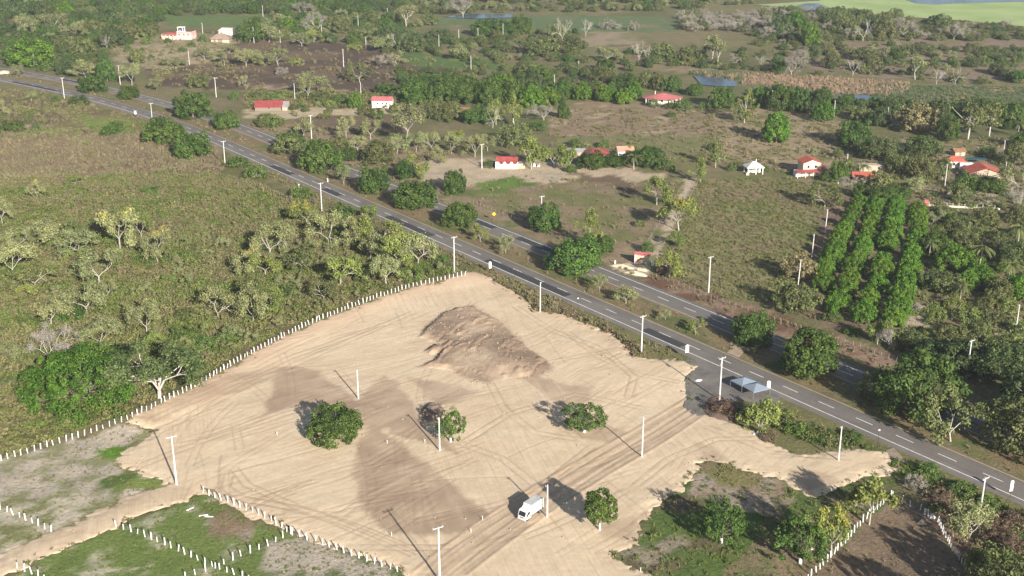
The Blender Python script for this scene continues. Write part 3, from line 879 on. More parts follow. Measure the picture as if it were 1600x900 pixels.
for ai, ang in enumerate((33, 52, 105)):
    mp = nt.nodes.new('ShaderNodeMapping')
    mp.inputs['Rotation'].default_value = (0, 0, -math.radians(ang))
    nt.links.new(co, mp.inputs['Vector'])
    mp2 = nt.nodes.new('ShaderNodeMapping')
    mp2.inputs['Scale'].default_value = (.06, 2.1, 1)
    nt.links.new(mp.outputs[0], mp2.inputs['Vector'])
    sn = noise_node(nt, 1.0, 6, mp2.outputs[0], .72)
    fine = ramp(nt, sn.outputs[0], [(.30, (.80, .77, .74)), (.45, (.965, .96, .955)), (.60, (1.02, 1.02, 1.02)), (.75, (1.07, 1.07, 1.07))])
    c = mixc(nt, attr(nt, 'way%d' % ai).outputs['Fac'], c, mixc(nt, 1.0, c, fine.outputs[0], 'MULTIPLY'))
c = mixc(nt, attr(nt, 'bank').outputs['Fac'], c, (.50, .345, .235))
c = mixc(nt, attr(nt, 'damp').outputs['Fac'], c, (.315, .222, .155))  # brown of the damp sand and of the painted tree shadow
mr_ = nt.nodes.new('ShaderNodeMath'); mr_.operation = 'MULTIPLY'; mr_.inputs[1].default_value = .68
nt.links.new(attr(nt, 'rut').outputs['Fac'], mr_.inputs[0])
c = mixc(nt, mr_.outputs[0], c, (.33, .225, .15))
c = mixc(nt, attr(nt, 'heap').outputs['Fac'], c, (.255, .182, .128))
c = mixc(nt, attr(nt, 'soil').outputs['Fac'], c, (.21, .155, .12))
nt.links.new(c, b.inputs['Base Color'])
b.inputs['Roughness'].default_value = .95
b.inputs['Specular IOR Level'].default_value = .1
bp = nt.nodes.new('ShaderNodeBump'); bp.inputs['Strength'].default_value = .35; bp.inputs['Distance'].default_value = .12
nt.links.new(n2_.outputs[0], bp.inputs['Height']); nt.links.new(bp.outputs[0], b.inputs['Normal'])
sand = link('sand_ground', mesh_np('sand_ground', np.stack([sx, sy, sz], 1)[used], F, m,
            {'damp': ('FLOAT', damp[used]), 'bank': ('FLOAT', bank[used]), 'rut': ('FLOAT', rut[used]), 'soil': ('FLOAT', soil[used]), 'heap': ('FLOAT', heap_[used]), 'way0': ('FLOAT', wdir[0][used]), 'way1': ('FLOAT', wdir[1][used]), 'way2': ('FLOAT', wdir[2][used])}, True))
tag(sand, 'pale graded sand plot with wheel ruts and a darker bulldozed heap', 'ground', kind='structure')
SGRID = sz.reshape(shape)


def surf(x, y):
    """height of whatever lies on top at (x, y): the sand or the country round it"""
    i, j = (y - 172) / DX, (x + 150) / DX
    if 0 <= i < shape[0] - 1 and 0 <= j < shape[1] - 1:
        v = SGRID[int(i), int(j)]
        if s_[int(i) * shape[1] + int(j)] > .2:
            return float(v)
    return float(terrain(np.array([float(x)]), np.array([float(y)]))[0])


def at(px, py):
    z = 0.0
    for _ in range(4):
        P = g0(px, py, z)
        z = surf(P[0], P[1])
    return np.array([P[0], P[1], z])

# ------------------------------------------------------------------ plants: prototypes
def unit(v):
    return v / (np.linalg.norm(v, axis=-1, keepdims=True) + 1e-9)


def leaf_quads(rng, C, R, per, size, cc=None, flat=1.0, shell=(.55, 1.05), jit=.55, upb=.35, aspect=.62, tv=.22):
    """leaf-sized rhombs spread through clumps with centres C and radii R"""
    C, R = np.asarray(C, float), np.asarray(R, float)
    n = len(C) * per
    ci = np.repeat(np.arange(len(C)), per)
    d = unit(rng.normal(size=(n, 3)))
    if cc is not None:
        o = unit(C[ci] - np.asarray(cc))
        dot = (d * o).sum(1)
        fl = dot < -.35
        d[fl] = d[fl] - 2 * dot[fl][:, None] * o[fl]
    r = R[ci] * rng.uniform(*shell, n)
    P = C[ci] + d * r[:, None] * np.array([1, 1, flat])
    N = unit(d + jit * rng.normal(size=(n, 3)) + np.array([0, 0, upb]))
    T = unit(np.cross(N, rng.normal(size=(n, 3))))
    B = np.cross(N, T)
    s = size * rng.uniform(.65, 1.35, n)[:, None]
    V = np.stack([P + T * s, P + B * s * aspect, P - T * s, P - B * s * aspect], 1).reshape(-1, 3)
    F = np.arange(n * 4).reshape(-1, 4)
    ct = rng.uniform(.25, .75, len(C))
    t = np.clip(ct[ci] + tv * rng.normal(size=n), 0, 1)
    return V, F, np.repeat(t, 4)


def tubes(segs, n=5):
    V, F = [], []
    a = np.arange(n) * 2 * math.pi / n
    for p0, p1, r0, r1 in segs:
        p0, p1 = np.asarray(p0, float), np.asarray(p1, float)
        d = unit(p1 - p0)
        h = np.array([1., 0, 0]) if abs(d[0]) < .8 else np.array([0, 1., 0])
        u = unit(np.cross(d, h)); w = np.cross(d, u)
        ring = np.cos(a)[:, None] * u + np.sin(a)[:, None] * w
        k = len(V) * n
        V.append(p0 + ring * r0); V.append(p1 + ring * r1)
        for i in range(n):
            j = (i + 1) % n
            F.append((k + i, k + j, k + n + j, k + n + i))
    return np.concatenate(V), np.array(F)


def grow(rng, p, d, L, r, depth, segs, tips, spread, up, taper=.66, lr=(.62, .92), forks=(2, 3)):
    # each limb bends once on its way
    mid = p + d * L * .5
    d2 = unit(d + .22 * rng.normal(size=3))
    q = mid + d2 * L * .5
    r1 = r * taper
    segs.append((p, mid, r, (r + r1) / 2)); segs.append((mid, q, (r + r1) / 2, r1))
    if depth == 0:
        tips.append(q)
        return
    if depth <= 1: tips.append(q)
    for _ in range(rng.integers(forks[0], forks[1] + 1)):
        nd_ = unit(d2 + spread * rng.normal(size=3) + np.array([0, 0, up]))
        grow(rng, q, nd_, L * rng.uniform(*lr), r1, depth - 1, segs, tips, spread, up, taper, lr, forks)


PROTO = {}


def proto(kind, trunk_segs, tmat, crown, cmat, extra=None, base_segs=None):
    """store the meshes of one variant; crown = (V, F, tint)"""
    parts = []
    V, F = tubes(trunk_segs)
    parts.append(('trunk', mesh_np(kind + '_trunk', V, F, tmat, None, True)))
    allv = [V]
    if crown is not None:
        parts.append(('crown', mesh_np(kind + '_crown', crown[0], crown[1], cmat, {'tint': ('FLOAT', crown[2])})))
        allv.append(crown[0])
    if extra is not None:
        parts.append((extra[0], mesh_np(kind + '_' + extra[0], extra[1][0], extra[1][1], extra[2], {'tint': ('FLOAT', extra[1][2])})))
        allv.append(extra[1][0])
    if base_segs is not None:
        V2, F2 = tubes(base_segs, 7)
        parts.append(('painted_base', mesh_np(kind + '_painted_base', V2, F2, M['limewash'])))
    A = np.concatenate(allv)
    lo, hi = np.percentile(A, 1, axis=0), np.percentile(A, 99, axis=0)
    PROTO.setdefault(kind, []).append((parts, ((hi[0] - lo[0]) + (hi[1] - lo[1])) / 2, hi[2]))


def dome(rng, n, rx, rz, zc, flat_bottom=.45, lump=.18, lobes=1.3):
    k = np.arange(n) + .5
    ph = np.arccos(1 - k / n * (1 + flat_bottom))
    th = math.pi * (1 + 5 ** .5) * k
    d = np.stack([np.cos(th) * np.sin(ph), np.sin(th) * np.sin(ph), np.cos(ph)], 1)
    rr = 1 + lump * rng.normal(size=(n, 1))
    lob = sum(np.sin(q * th + rng.uniform(0, 6.28)) * a_ for q, a_ in ((2, .07), (3, .06), (5, .04)))
    rr = rr * (1 + lob * lobes)[:, None]
    return d * np.array([rx, rx, rz]) * rr + np.array([0, 0, zc]) + rng.normal(size=(n, 3)) * .15


def limbs_to(rng, C, base_z, r, n, h0):
    segs = [((0, 0, -.3), (rng.normal() * .1, rng.normal() * .1, h0), r, r * .75)]
    top = np.array(segs[0][1])
    for c in C[rng.permutation(len(C))[:n]]:
        mid = top * .5 + c * .5 + np.array([0, 0, -.3]) + rng.normal(size=3) * .25
        segs.append((top, mid, r * .5, r * .3)); segs.append((mid, top * .08 + c * .92, r * .3, r * .08))
    return segs


rng = np.random.default_rng(11)
for kind, mat, count, nn, per, ls in (('mango', 'mango', 5, 66, 105, .235), ('orchard', 'orchard', 4, 50, 100, .26), ('darkg', 'darkg', 3, 60, 95, .25), ('oliv', 'olive', 4, 50, 80, .23), ('tanround', 'tan', 2, 56, 60, .27)):
    for v in range(count):
        C = dome(rng, nn, 3.7, 3.0 if kind != 'orchard' else 3.6, 2.7 if kind != 'orchard' else 3.3, .62, .17 if kind != 'orchard' else .09, 1.3 if kind != 'orchard' else .4)
        C[:, :2] *= np.array([1 + .12 * rng.normal(), 1 + .12 * rng.normal()])
        C = np.concatenate([C, rng.normal(size=(10, 3)) * np.array([1.8, 1.8, 1.1]) + np.array([0, 0, 3.2])])
        C = C[rng.random(len(C)) > (.14 if kind != 'orchard' else .04)]
        C[:, 2] = np.maximum(C[:, 2], 1.1)
        R = rng.uniform(.6, 1.5, len(C))
        cr = leaf_quads(rng, C, R, per, ls, (0, 0, 2.6))
        proto(kind, limbs_to(rng, C, 0, .34, 12, 1.6), M['bark'], cr, M[mat])
# pale scrub trees: forked limbs seen through a thin crown
for kind, mat, bark, count, per, ls, blossom in (('scrub', 'scrub', 'bark_pale', 7, 95, .165, 0), ('scrubg', 'ygreen', 'bark_pale', 4, 70, .21, 0), ('scrubo', 'olive', 'bark_pale', 4, 70, .21, 0), ('yellow', 'scrub', 'bark_pale', 3, 80, .18, .14), ('gold', 'ygreen', 'bark_pale', 2, 60, .21, .42)):
    for v in range(count):
        segs, tips = [], []
        h = rng.uniform(1.0, 1.7)
        lean = unit(np.array([rng.normal() * .25, rng.normal() * .25, 1]))
        p = lean * h
        segs.append((np.array([0, 0, -.3]), p, .17, .13))
        nl = rng.integers(3, 5)
        a0 = rng.uniform(0, 6)
        for i in range(nl):
            a = a0 + i * 2 * math.pi / nl + rng.normal() * .3
            d = unit(np.array([math.cos(a), math.sin(a), rng.uniform(.7, 1.2)]))
            grow(rng, p, d, rng.uniform(1.3, 1.9), .085, 3, segs, tips, .45, .06)
        tips = np.array(tips)
        R = rng.uniform(.75, 1.45, len(tips))
        cr = leaf_quads(rng, tips, R, max(12, int(per * 36 / len(tips))), ls, None, .62, (.2, 1.1))
        ex = None
        if blossom:
            top = tips[tips[:, 2] > np.quantile(tips[:, 2], 1 - blossom)]
            ex = ('blossom', leaf_quads(rng, top + np.array([0, 0, .3]), np.full(len(top), .55), 16, .16, None, .6, (.2, 1.1)), M['yellow'])
        proto(kind, segs, M[bark], cr, M[mat], ex)
# leafless trees: spreading and vase-shaped
for kind, count, spread, up, h, leafy in (('bare', 4, .42, .12, 1.2, 0), ('vase', 3, .30, .34, 2.2, 1), ('greybare', 3, .40, .2, .8, 2)):
    for v in range(count):
        segs, tips = [], []
        p = np.array([rng.normal() * .15, rng.normal() * .15, h])
        segs.append((np.array([0, 0, -.3]), p, .15, .12))
        nl = rng.integers(3, 5)
        for i in range(nl):
            a = i * 2 * math.pi / nl + rng.normal() * .4
            d = unit(np.array([math.cos(a), math.sin(a), 1.0 if kind != 'vase' else 1.9]))
            grow(rng, p, d, rng.uniform(1.5, 2.2), .08, 4 if kind != 'vase' else 3, segs, tips, spread, up, .66)
        cr = None
        tips = np.array(tips)
        if leafy == 1:
            cr = leaf_quads(rng, tips, np.full(len(tips), 1.0), 22, .18, None, .6, (.1, 1.1))
        elif leafy == 2:
            cr = leaf_quads(rng, tips, np.full(len(tips), .85), 22, .22, None, .8, (.1, 1.1), .9, .2, .12)
        proto(kind, segs, M['bark_white'], cr, M['scrub'] if leafy == 1 else M['grey'])
# tall airy trees
for v in range(4):
    C = np.stack([rng.normal(size=34) * 1.35, rng.normal(size=34) * 1.35, rng.uniform(2.2, 8.6, 34)], 1)
    C[:, :2] *= (1.25 - np.abs(C[:, 2:3] - 5) / 6)
    cr = leaf_quads(rng, C, rng.uniform(.7, 1.3, 34), 60, .24, None, .9, (.3, 1.1))
    proto('airy', limbs_to(rng, C, 0, .22, 14, 2.4), M['bark_pale'], cr, M['ygreen'])
for v in range(2):
    C = np.stack([rng.normal(size=40) * 1.9, rng.normal(size=40) * 1.9, rng.uniform(3.2, 8.8, 40)], 1)
    cr = leaf_quads(rng, C, rng.uniform(.8, 1.4, 40), 52, .26, None, .8, (.3, 1.1))
    proto('tallgreen', limbs_to(rng, C, 0, .25, 14, 3.6), M['bark_white'], cr, M['olive'])
# one wide bright canopy, one flat-topped tree with white limbs
C = np.concatenate([dome(rng, 150, 4.4, 3.3, 1.5, .25, .09), dome(rng, 40, 3.0, 2.6, 1.5, .1, .2)])
C[:, 2] = np.maximum(C[:, 2], .35)
cr = leaf_quads(rng, C, rng.uniform(.35, .8, len(C)), 120, .088, (0, 0, 1.2))
proto('wide', limbs_to(rng, C, 0, .3, 20, .8), M['bark'], cr, M['big'])
segs, tips = [], []
segs.append((np.array([0, 0, -.3]), np.array([.05, 0, .8]), .17, .15))
for i in range(7):
    a = i * .9 + .2
    k_ = np.array([.05 + .5 * math.cos(a), .5 * math.sin(a), 1.9])
    segs.append((np.array([.05, 0, .8]), k_, .10, .085))
    grow(rng, k_, unit(np.array([math.cos(a), math.sin(a), .62])), 1.15, .075, 3, segs, tips, .26, .06)
tips = np.array(tips)
cr = leaf_quads(rng, tips, rng.uniform(.6, 1.0, len(tips)), max(14, 9500 // len(tips)), .105, None, .30, (.1, 1.1))
proto('umbrella', segs, M['bark_white'], cr, M['darkg'])
# round street-like tree with a limewashed stem; and a mango with a painted foot
C = np.concatenate([dome(rng, 52, 2.1, 2.3, 4.2, .8, .1)])
proto('lolly', limbs_to(rng, C, 0, .16, 14, 2.2), M['bark'], leaf_quads(rng, C, rng.uniform(.5, .95, len(C)), 80, .21, (0, 0, 4.2)), M['mango'], None, [((0, 0, -.1), (0, 0, 1.3), .21, .18)])
for v in range(3):
    C = dome(rng, 46, 3.0, 2.4, 3.4, .6, .22)
    proto('footed', limbs_to(rng, C, 0, .2, 16, 1.5), M['bark'], leaf_quads(rng, C, rng.uniform(.5, 1.15, len(C)), 80, .19, (0, 0, 3.2)), M['mango'], None, [((0, 0, -.1), (0, 0, .9), .3, .26)])
# bushes
for kind, mat, cnt in (('bush', 's_bright', 4), ('bushd', 'mango', 3), ('busho', 'olive', 3), ('bushy', 'ygreen', 3), ('bushdry', 'dry', 3), ('bushgrey', 'grey', 3)):
    for v in range(cnt):
        nn = 22
        C = dome(rng, nn, 1.7, 1.3, .8, .3, .2)
        C[:, 2] = np.maximum(C[:, 2], .3)
        asp = .62 if kind not in ('bushdry', 'bushgrey') else .14
        cr = leaf_quads(rng, C, rng.uniform(.5, .9, nn), 70, .155 if asp > .5 else .30, (0, 0, .6), 1, (.3, 1.1), .7, .3, asp)
        segs = []
        for i in range(6):
            a = i * 1.05
            segs.append((np.array([.1 * math.cos(a), .1 * math.sin(a), -.1]), np.array([1.1 * math.cos(a), 1.1 * math.sin(a), 1.2]), .06, .02))
        proto(kind, segs, M['bark_pale'], cr, M[mat])
# palms
for v in range(2):
    segs = [((0, 0, -.2), (.1, 0, 2.4), .2, .15), ((.1, 0, 2.4), (.25, .1, 4.6), .15, .12)]
    V, F = [], []
    for i in range(16):
        a = i * 2 * math.pi / 16 + rng.normal() * .1
        el = rng.uniform(-.1, 1.0)
        L = rng.uniform(2.6, 3.4)
        pr_ = np.array([.25, .1, 4.6])
        for s in range(9):
            t = (s + .5) / 9
            c = pr_ + np.array([math.cos(a) * L * t, math.sin(a) * L * t, el * L * t - 1.9 * t * t])
            sd_ = np.array([-math.sin(a), math.cos(a), 0])
            w_ = .75 * (1 - .6 * t)
            dr_ = np.array([math.cos(a), math.sin(a), el - 1.5 * t]) * .13
            for sg in (-1, 1):
                k = len(V)
                e = c + sd_ * sg * w_ + dr_ * 2.2 + np.array([0, 0, -.28])
                V += [c - dr_ * 1.2, c + dr_ * 1.2, e + dr_ * .3, e - dr_ * .3]
                F.append((k, k + 1, k + 2, k + 3))
    V, F = np.array(V), np.array(F)
    proto('palm', segs, M['bark_pale'], (V, F, np.repeat(rng.uniform(.2, .8, len(F)), 4)), M['olive'])

LOOK = {'mango': ('dark green round mango tree', 'tree'), 'orchard': ('bright green mango tree', 'tree'), 'darkg': ('very dark green broad tree', 'tree'), 'oliv': ('olive green round tree', 'tree'),
        'tanround': ('tan leaved round tree', 'tree'), 'scrub': ('pale grey-green scrub tree', 'tree'), 'scrubg': ('yellow-green scrub tree', 'tree'), 'scrubo': ('olive scrub tree', 'tree'),
        'yellow': ('pale scrub tree with yellow blossom', 'tree'), 'gold': ('yellow-green tree with golden blossom', 'tree'), 'bare': ('leafless white-limbed tree', 'tree'), 'vase': ('vase-shaped tree with pale bare limbs', 'tree'),
        'greybare': ('grey leafless twiggy tree', 'tree'), 'airy': ('tall airy yellow-green tree', 'tree'), 'tallgreen': ('tall green tree with white trunk', 'tree'), 'wide': ('huge wide bright green tree', 'tree'),
        'umbrella': ('flat-topped dark tree', 'tree'), 'lolly': ('round green tree on a limewashed stem', 'tree'), 'footed': ('green tree with whitewashed foot', 'tree'),
        'bush': ('fresh green bush', 'bush'), 'bushd': ('dark green bush', 'bush'), 'busho': ('olive bush', 'bush'), 'bushy': ('yellow-green bush', 'bush'), 'bushdry': ('dry brown brushy bush', 'bush'), 'bushgrey': ('grey leafless bush', 'bush'), 'palm': ('feathery palm tree', 'palm')}
ORD = ['', 'first', 'second', 'third', 'fourth', 'fifth', 'sixth', 'seventh', 'eighth', 'ninth', 'tenth', 'eleventh', 'twelfth', 'thirteenth', 'fourteenth', 'fifteenth', 'sixteenth', 'seventeenth', 'eighteenth', 'nineteenth', 'twentieth']
TREES = []
trng = np.random.default_rng(21)
NAMES = {'tree': 'tree', 'bush': 'bush', 'palm': 'palm_tree'}
NM = {'mango': 'mango_tree', 'orchard': 'mango_tree', 'scrub': 'scrub_tree', 'scrubg': 'scrub_tree', 'scrubo': 'scrub_tree', 'yellow': 'blossoming_tree', 'gold': 'blossoming_tree', 'bare': 'bare_tree', 'vase': 'bare_tree', 'greybare': 'bare_tree',
      'lolly': 'round_tree', 'umbrella': 'umbrella_tree', 'wide': 'canopy_tree', 'tallgreen': 'tall_tree', 'airy': 'airy_tree', 'palm': 'palm_tree'}


def plant(kind, P, w, h=None, label=None, group=None, rot=None):
    vs_ = PROTO[kind]
    parts, w0, h0 = vs_[trng.integers(len(vs_))]
    s = w / w0
    sz_ = s if h is None else float(np.clip(h / h0, .62 * s, 1.75 * s))
    base_n = NM.get(kind, 'bush' if kind.startswith('bush') else 'tree')
    e = empty(base_n, (P[0], P[1], P[2] - .03), trng.uniform(0, 6.28) if rot is None else rot, label, LOOK[kind][1], group)
    e.scale = (s, s, sz_)
    for nm, me in parts:
        o = bpy.data.objects.new(nm, me)
        o.parent = e
        COL.objects.link(o)
    return e


LOWCROWN = {'mango', 'orchard', 'darkg', 'oliv', 'tanround'}


def plant_px(kind, bx, by, wpx, hpx=None):
    P = at(bx, by)
    zc = depth(P)
    h = None
    if kind in LOWCROWN or kind.startswith('bush'):
        # these crowns reach down to the ground, so the stem stands behind the crown's lower edge
        rr = math.hypot(P[0], P[1])
        k_ = .30 * wpx * zc / FPX
        x_, y_ = P[0] * (1 + k_ / rr), P[1] * (1 + k_ / rr)
        P = np.array([x_, y_, surf(x_, y_)])
        if hpx: hpx = max(hpx - .30 * wpx * CAM_H / rr, .3 * wpx)
    if hpx:
        dep = math.atan2(CAM_H - P[2], math.hypot(P[0], P[1]))
        w = wpx * zc / FPX
        # the crown's depth also shows as height on the picture when seen from above
        h = max(hpx * zc / FPX / math.cos(dep) - .07 * w * math.tan(dep), .42 * w)
    return P, wpx * zc / FPX, h


def grove(where, group, L):
    """plants of one place; each label says kind, place and rank from the left among its like"""
    cnt = {}
    for t in L: cnt[t[0]] = cnt.get(t[0], 0) + 1
    seen = {}
    for t in sorted(L, key=lambda t: t[1]):
        k = t[0]
        seen[k] = seen.get(k, 0) + 1
        lab = LOOK[k][0] + ' ' + where
        if cnt[k] > 1: lab += ', ' + ORD[min(seen[k], 20)] + ' from the left'
        P, w, h = plant_px(*t[:5])
        plant(k, P, w, h, lab, group)


grove('on the highway median', 'trees along the highway median', [
    ('mango', 146, 145, 41, 28), ('mango', 203, 156, 31, 22), ('mango', 302, 186, 54, 42), ('mango', 354, 203, 41, 30), ('oliv', 451, 243, 50, 30), ('mango', 502, 269, 72, 50), ('mango', 585, 304, 48, 42), ('mango', 649, 329, 66, 48),
    ('mango', 718, 358, 50, 42), ('mango', 897, 430, 82, 60), ('mango', 1176, 542, 66, 54), ('mango', 1262, 591, 96, 76), ('scrub', 537, 287, 26, 26), ('scrubg', 750, 378, 25, 27), ('scrub', 790, 395, 27, 27), ('scrub', 937, 456, 22, 26),
    ('scrub', 978, 474, 28, 27), ('scrub', 1040, 500, 18, 16), ('scrubg', 1086, 519, 24, 22), ('oliv', 1362, 628, 46, 48), ('mango', 1425, 655, 125, 105), ('scrubo', 1486, 690, 90, 75), ('oliv', 1590, 715, 115, 95)])
grove('by the dry brown field', 'roadside trees by the dry field', [
    ('mango', 257, 225, 70, 42), ('mango', 301, 249, 54, 42), ('bushd', 126, 165, 30, 17), ('bush', 87, 159, 14, 12), ('bushd', 175, 212, 36, 20), ('bushd', 18, 207, 40, 16), ('scrub', 49, 158, 17, 15), ('scrub', 8, 182, 24, 28), ('bush', 186, 200, 14, 12), ('bush', 45, 190, 12, 9), ('bush', 57, 203, 13, 9)])
grove('in the wild field', 'scattered trees in the wild field', [
    ('yellow', 59, 310, 25, 28), ('scrub', 4, 352, 36, 42), ('scrub', 88, 384, 60, 42), ('scrub', 125, 400, 55, 40), ('yellow', 188, 391, 58, 62), ('scrubg', 222, 372, 40, 40), ('yellow', 247, 409, 44, 52), ('scrubo', 267, 408, 26, 30), ('scrub', 155, 446, 65, 56), ('scrub', 20, 432, 66, 52),
    ('scrubo', 58, 448, 60, 34), ('yellow', 388, 430, 42, 42), ('bush', 40, 300, 18, 10), ('scrubg', 118, 290, 26, 16), ('bush', 236, 305, 28, 14), ('scrub', 30, 392, 44, 36), ('scrub', 80, 508, 52, 42), ('scrub', 137, 491, 62, 52), ('bushd', 110, 504, 52, 30), ('scrub', 166, 474, 40, 36)])
grove('in the thicket by the long fence', 'thicket trees by the long fence', [
    ('greybare', 75, 561, 80, 48), ('scrub', 157, 543, 62, 42), ('scrub', 229, 523, 50, 50), ('scrub', 342, 498, 66, 48), ('scrub', 396, 503, 56, 54), ('bush', 288, 536, 46, 20), ('bush', 358, 536, 46, 20), ('bush', 318, 548, 40, 22), ('scrubg', 425, 486, 44, 44), ('bush', 120, 590, 30, 16), ('scrub', 25, 565, 46, 34), ('busho', 12, 605, 36, 18), ('bushy', 8, 650, 30, 14), ('bushd', 190, 562, 40, 24)])
grove('in the scrub below the highway', 'scrub trees below the highway', [
    ('scrub', 421, 401, 55, 48), ('scrub', 446, 393, 48, 48), ('scrub', 514, 384, 58, 48), ('gold', 480, 352, 42, 40), ('scrub', 556, 383, 48, 46), ('scrub', 578, 408, 48, 42), ('scrubg', 592, 387, 60, 48), ('scrubg', 625, 418, 62, 56), ('scrub', 653, 413, 48, 46), ('scrubg', 532, 446, 60, 44), ('scrub', 604, 447, 54, 46),
    ('bushd', 536, 343, 40, 26), ('bush', 470, 312, 40, 22), ('scrubg', 415, 430, 46, 36), ('bush', 690, 415, 30, 16), ('scrubo', 470, 425, 50, 34), ('bush', 640, 440, 46, 18), ('bush', 372, 262, 40, 18), ('bush', 400, 280, 40, 16), ('scrubg', 575, 345, 34, 24), ('scrubo', 505, 470, 44, 30), ('bush', 450, 465, 40, 22)])
plant('wide', plant_px('wide', 130, 626, 195)[0], 29.5, 13.5, 'huge wide bright green tree leaning over the white fence', None, 1.0)
plant('umbrella', plant_px('umbrella', 249, 622, 160)[0], 24.0, 13.0, 'flat-topped dark tree with white forked trunk on the fence line', None, .4)
P, w, h = plant_px('mango', 524, 697, 84, 64); plant('mango', P, w, h, 'dense round green tree alone on the graded sand')
P, w, h = plant_px('footed', 704, 690, 46, 52); plant('footed', P, w, h, 'scraggy green tree beside the small dark mound on the sand')
P, w, h = plant_px('footed', 913, 675, 62, 44); plant('footed', P, w, h, 'broad low green tree at the middle of the sand plot')
P, w, h = plant_px('lolly', 937, 828, 46, 60); plant('lolly', P, w, h, 'round green tree on a limewashed stem near the truck')
grove('in the grassy lower corner', 'trees in the grassy corner', [
    ('footed', 1127, 848, 70, 64), ('footed', 1250, 880, 80, 80), ('gold', 1300, 868, 62, 80), ('scrubg', 1358, 820, 66, 66), ('scrub', 1512, 842, 64, 56), ('scrubg', 1545, 905, 56, 50), ('bushdry', 1565, 860, 60, 36), ('bushdry', 1590, 830, 56, 30), ('bushdry', 1555, 830, 46, 26), ('bushdry', 1585, 885, 60, 40), ('bushgrey', 1430, 768, 40, 26), ('bushdry', 1200, 690, 30, 14),
    ('bushy', 1187, 674, 66, 54), ('bush', 1240, 680, 40, 22), ('bush', 1500, 780, 50, 24), ('bush', 1450, 745, 40, 20), ('bush', 1540, 800, 46, 24), ('bush', 1330, 690, 36, 16), ('bushy', 1230, 655, 30, 18), ('bushdry', 1470, 790, 40, 22), ('bushdry', 1128, 650, 50, 26), ('bushdry', 1150, 655, 40, 18)])
for P_, w_, h_, lab in (((92, 194), 12, 12.5, 'broad tree below the brown enclosure, nearer its right fence'), ((80, 186), 11, 11.5, 'broad tree below the brown enclosure, nearer its left fence')):
    plant('oliv', (P_[0], P_[1], zat(*P_)), w_, h_, lab, 'trees below the enclosure')
for r_, (row, where) in enumerate((([(1340, 322), (1333, 336), (1325, 352), (1317, 369), (1310, 385), (1304, 400), (1297, 415), (1289, 432), (1284, 450)], 'in the leftmost orchard row'),
                                   ([(1367, 327), (1363, 342), (1360, 358), (1355, 376), (1347, 393), (1340, 409), (1335, 426), (1327, 446), (1318, 462), (1307, 485)], 'in the second orchard row'),
                                   ([(1402, 318), (1400, 332), (1396, 348), (1392, 367), (1386, 385), (1378, 416), (1375, 436), (1369, 455), (1357, 478), (1349, 500)], 'in the third orchard row'),
                                   ([(1433, 335), (1433, 350), (1433, 367), (1430, 386), (1423, 407), (1420, 426), (1414, 448), (1407, 472), (1401, 492), (1394, 507)], 'in the rightmost orchard row'))):
    for i, (bx, by) in enumerate(reversed(row)):
        wpx = 25 + 13 * (by - 320) / 180 + trng.uniform(-2, 5)
        P, w, h = plant_px('orchard', bx + trng.uniform(-1, 1), by + 7, wpx, wpx)
        plant('orchard', P, w * .98, w * trng.uniform(.78, .96), 'bright green mango tree ' + where + ', ' + ORD[i + 1] + ' from the highway', 'mango orchard rows')
grove('between the orchard and the highway', 'trees between orchard and highway', [
    ('oliv', 1243, 492, 66, 52), ('scrubg', 1371, 538, 38, 42), ('greybare', 1389, 543, 26, 32), ('oliv', 1428, 552, 60, 30), ('bush', 1300, 505, 34, 18), ('bush', 1330, 525, 30, 14), ('greybare', 1425, 492, 26, 22), ('bushy', 1462, 500, 34, 26), ('bushy', 1440, 530, 30, 18), ('oliv', 1482, 545, 60, 38), ('oliv', 1525, 540, 46, 40), ('bushy', 1512, 508, 44, 28),
    ('busho', 1550, 512, 50, 24), ('bushy', 1575, 490, 44, 24), ('bushy', 1490, 485, 34, 24), ('busho', 1535, 485, 40, 20), ('darkg', 1500, 590, 90, 60), ('darkg', 1560, 605, 100, 70), ('darkg', 1455, 575, 70, 46), ('darkg', 1605, 660, 100, 80), ('bushy', 1570, 550, 60, 34), ('bushy', 1600, 530, 50, 30), ('busho', 1600, 570, 70, 34)])
grove('right of the orchard', 'plantation trees right of the orchard', [
    ('orchard', 1488, 432, 60, 50), ('palm', 1530, 418, 36, 40), ('orchard', 1530, 448, 42, 36), ('oliv', 1480, 462, 56, 36), ('oliv', 1500, 362, 42, 28), ('oliv', 1470, 345, 44, 26), ('oliv', 1540, 355, 44, 30), ('palm', 1590, 385, 36, 36), ('palm', 1575, 440, 34, 34), ('darkg', 1580, 420, 60, 44), ('oliv', 1560, 470, 50, 36), ('mango', 1460, 400, 44, 36), ('oliv', 1560, 395, 44, 34),
    ('palm', 1452, 400, 26, 26), ('oliv', 1510, 390, 44, 34), ('darkg', 1455, 455, 40, 34), ('orchard', 1592, 470, 50, 40), ('oliv', 1450, 372, 34, 22), ('scrub', 1462, 352, 34, 24), ('oliv', 1590, 350, 44, 30), ('palm', 1500, 470, 28, 28), ('greybare', 1590, 330, 36, 36)])
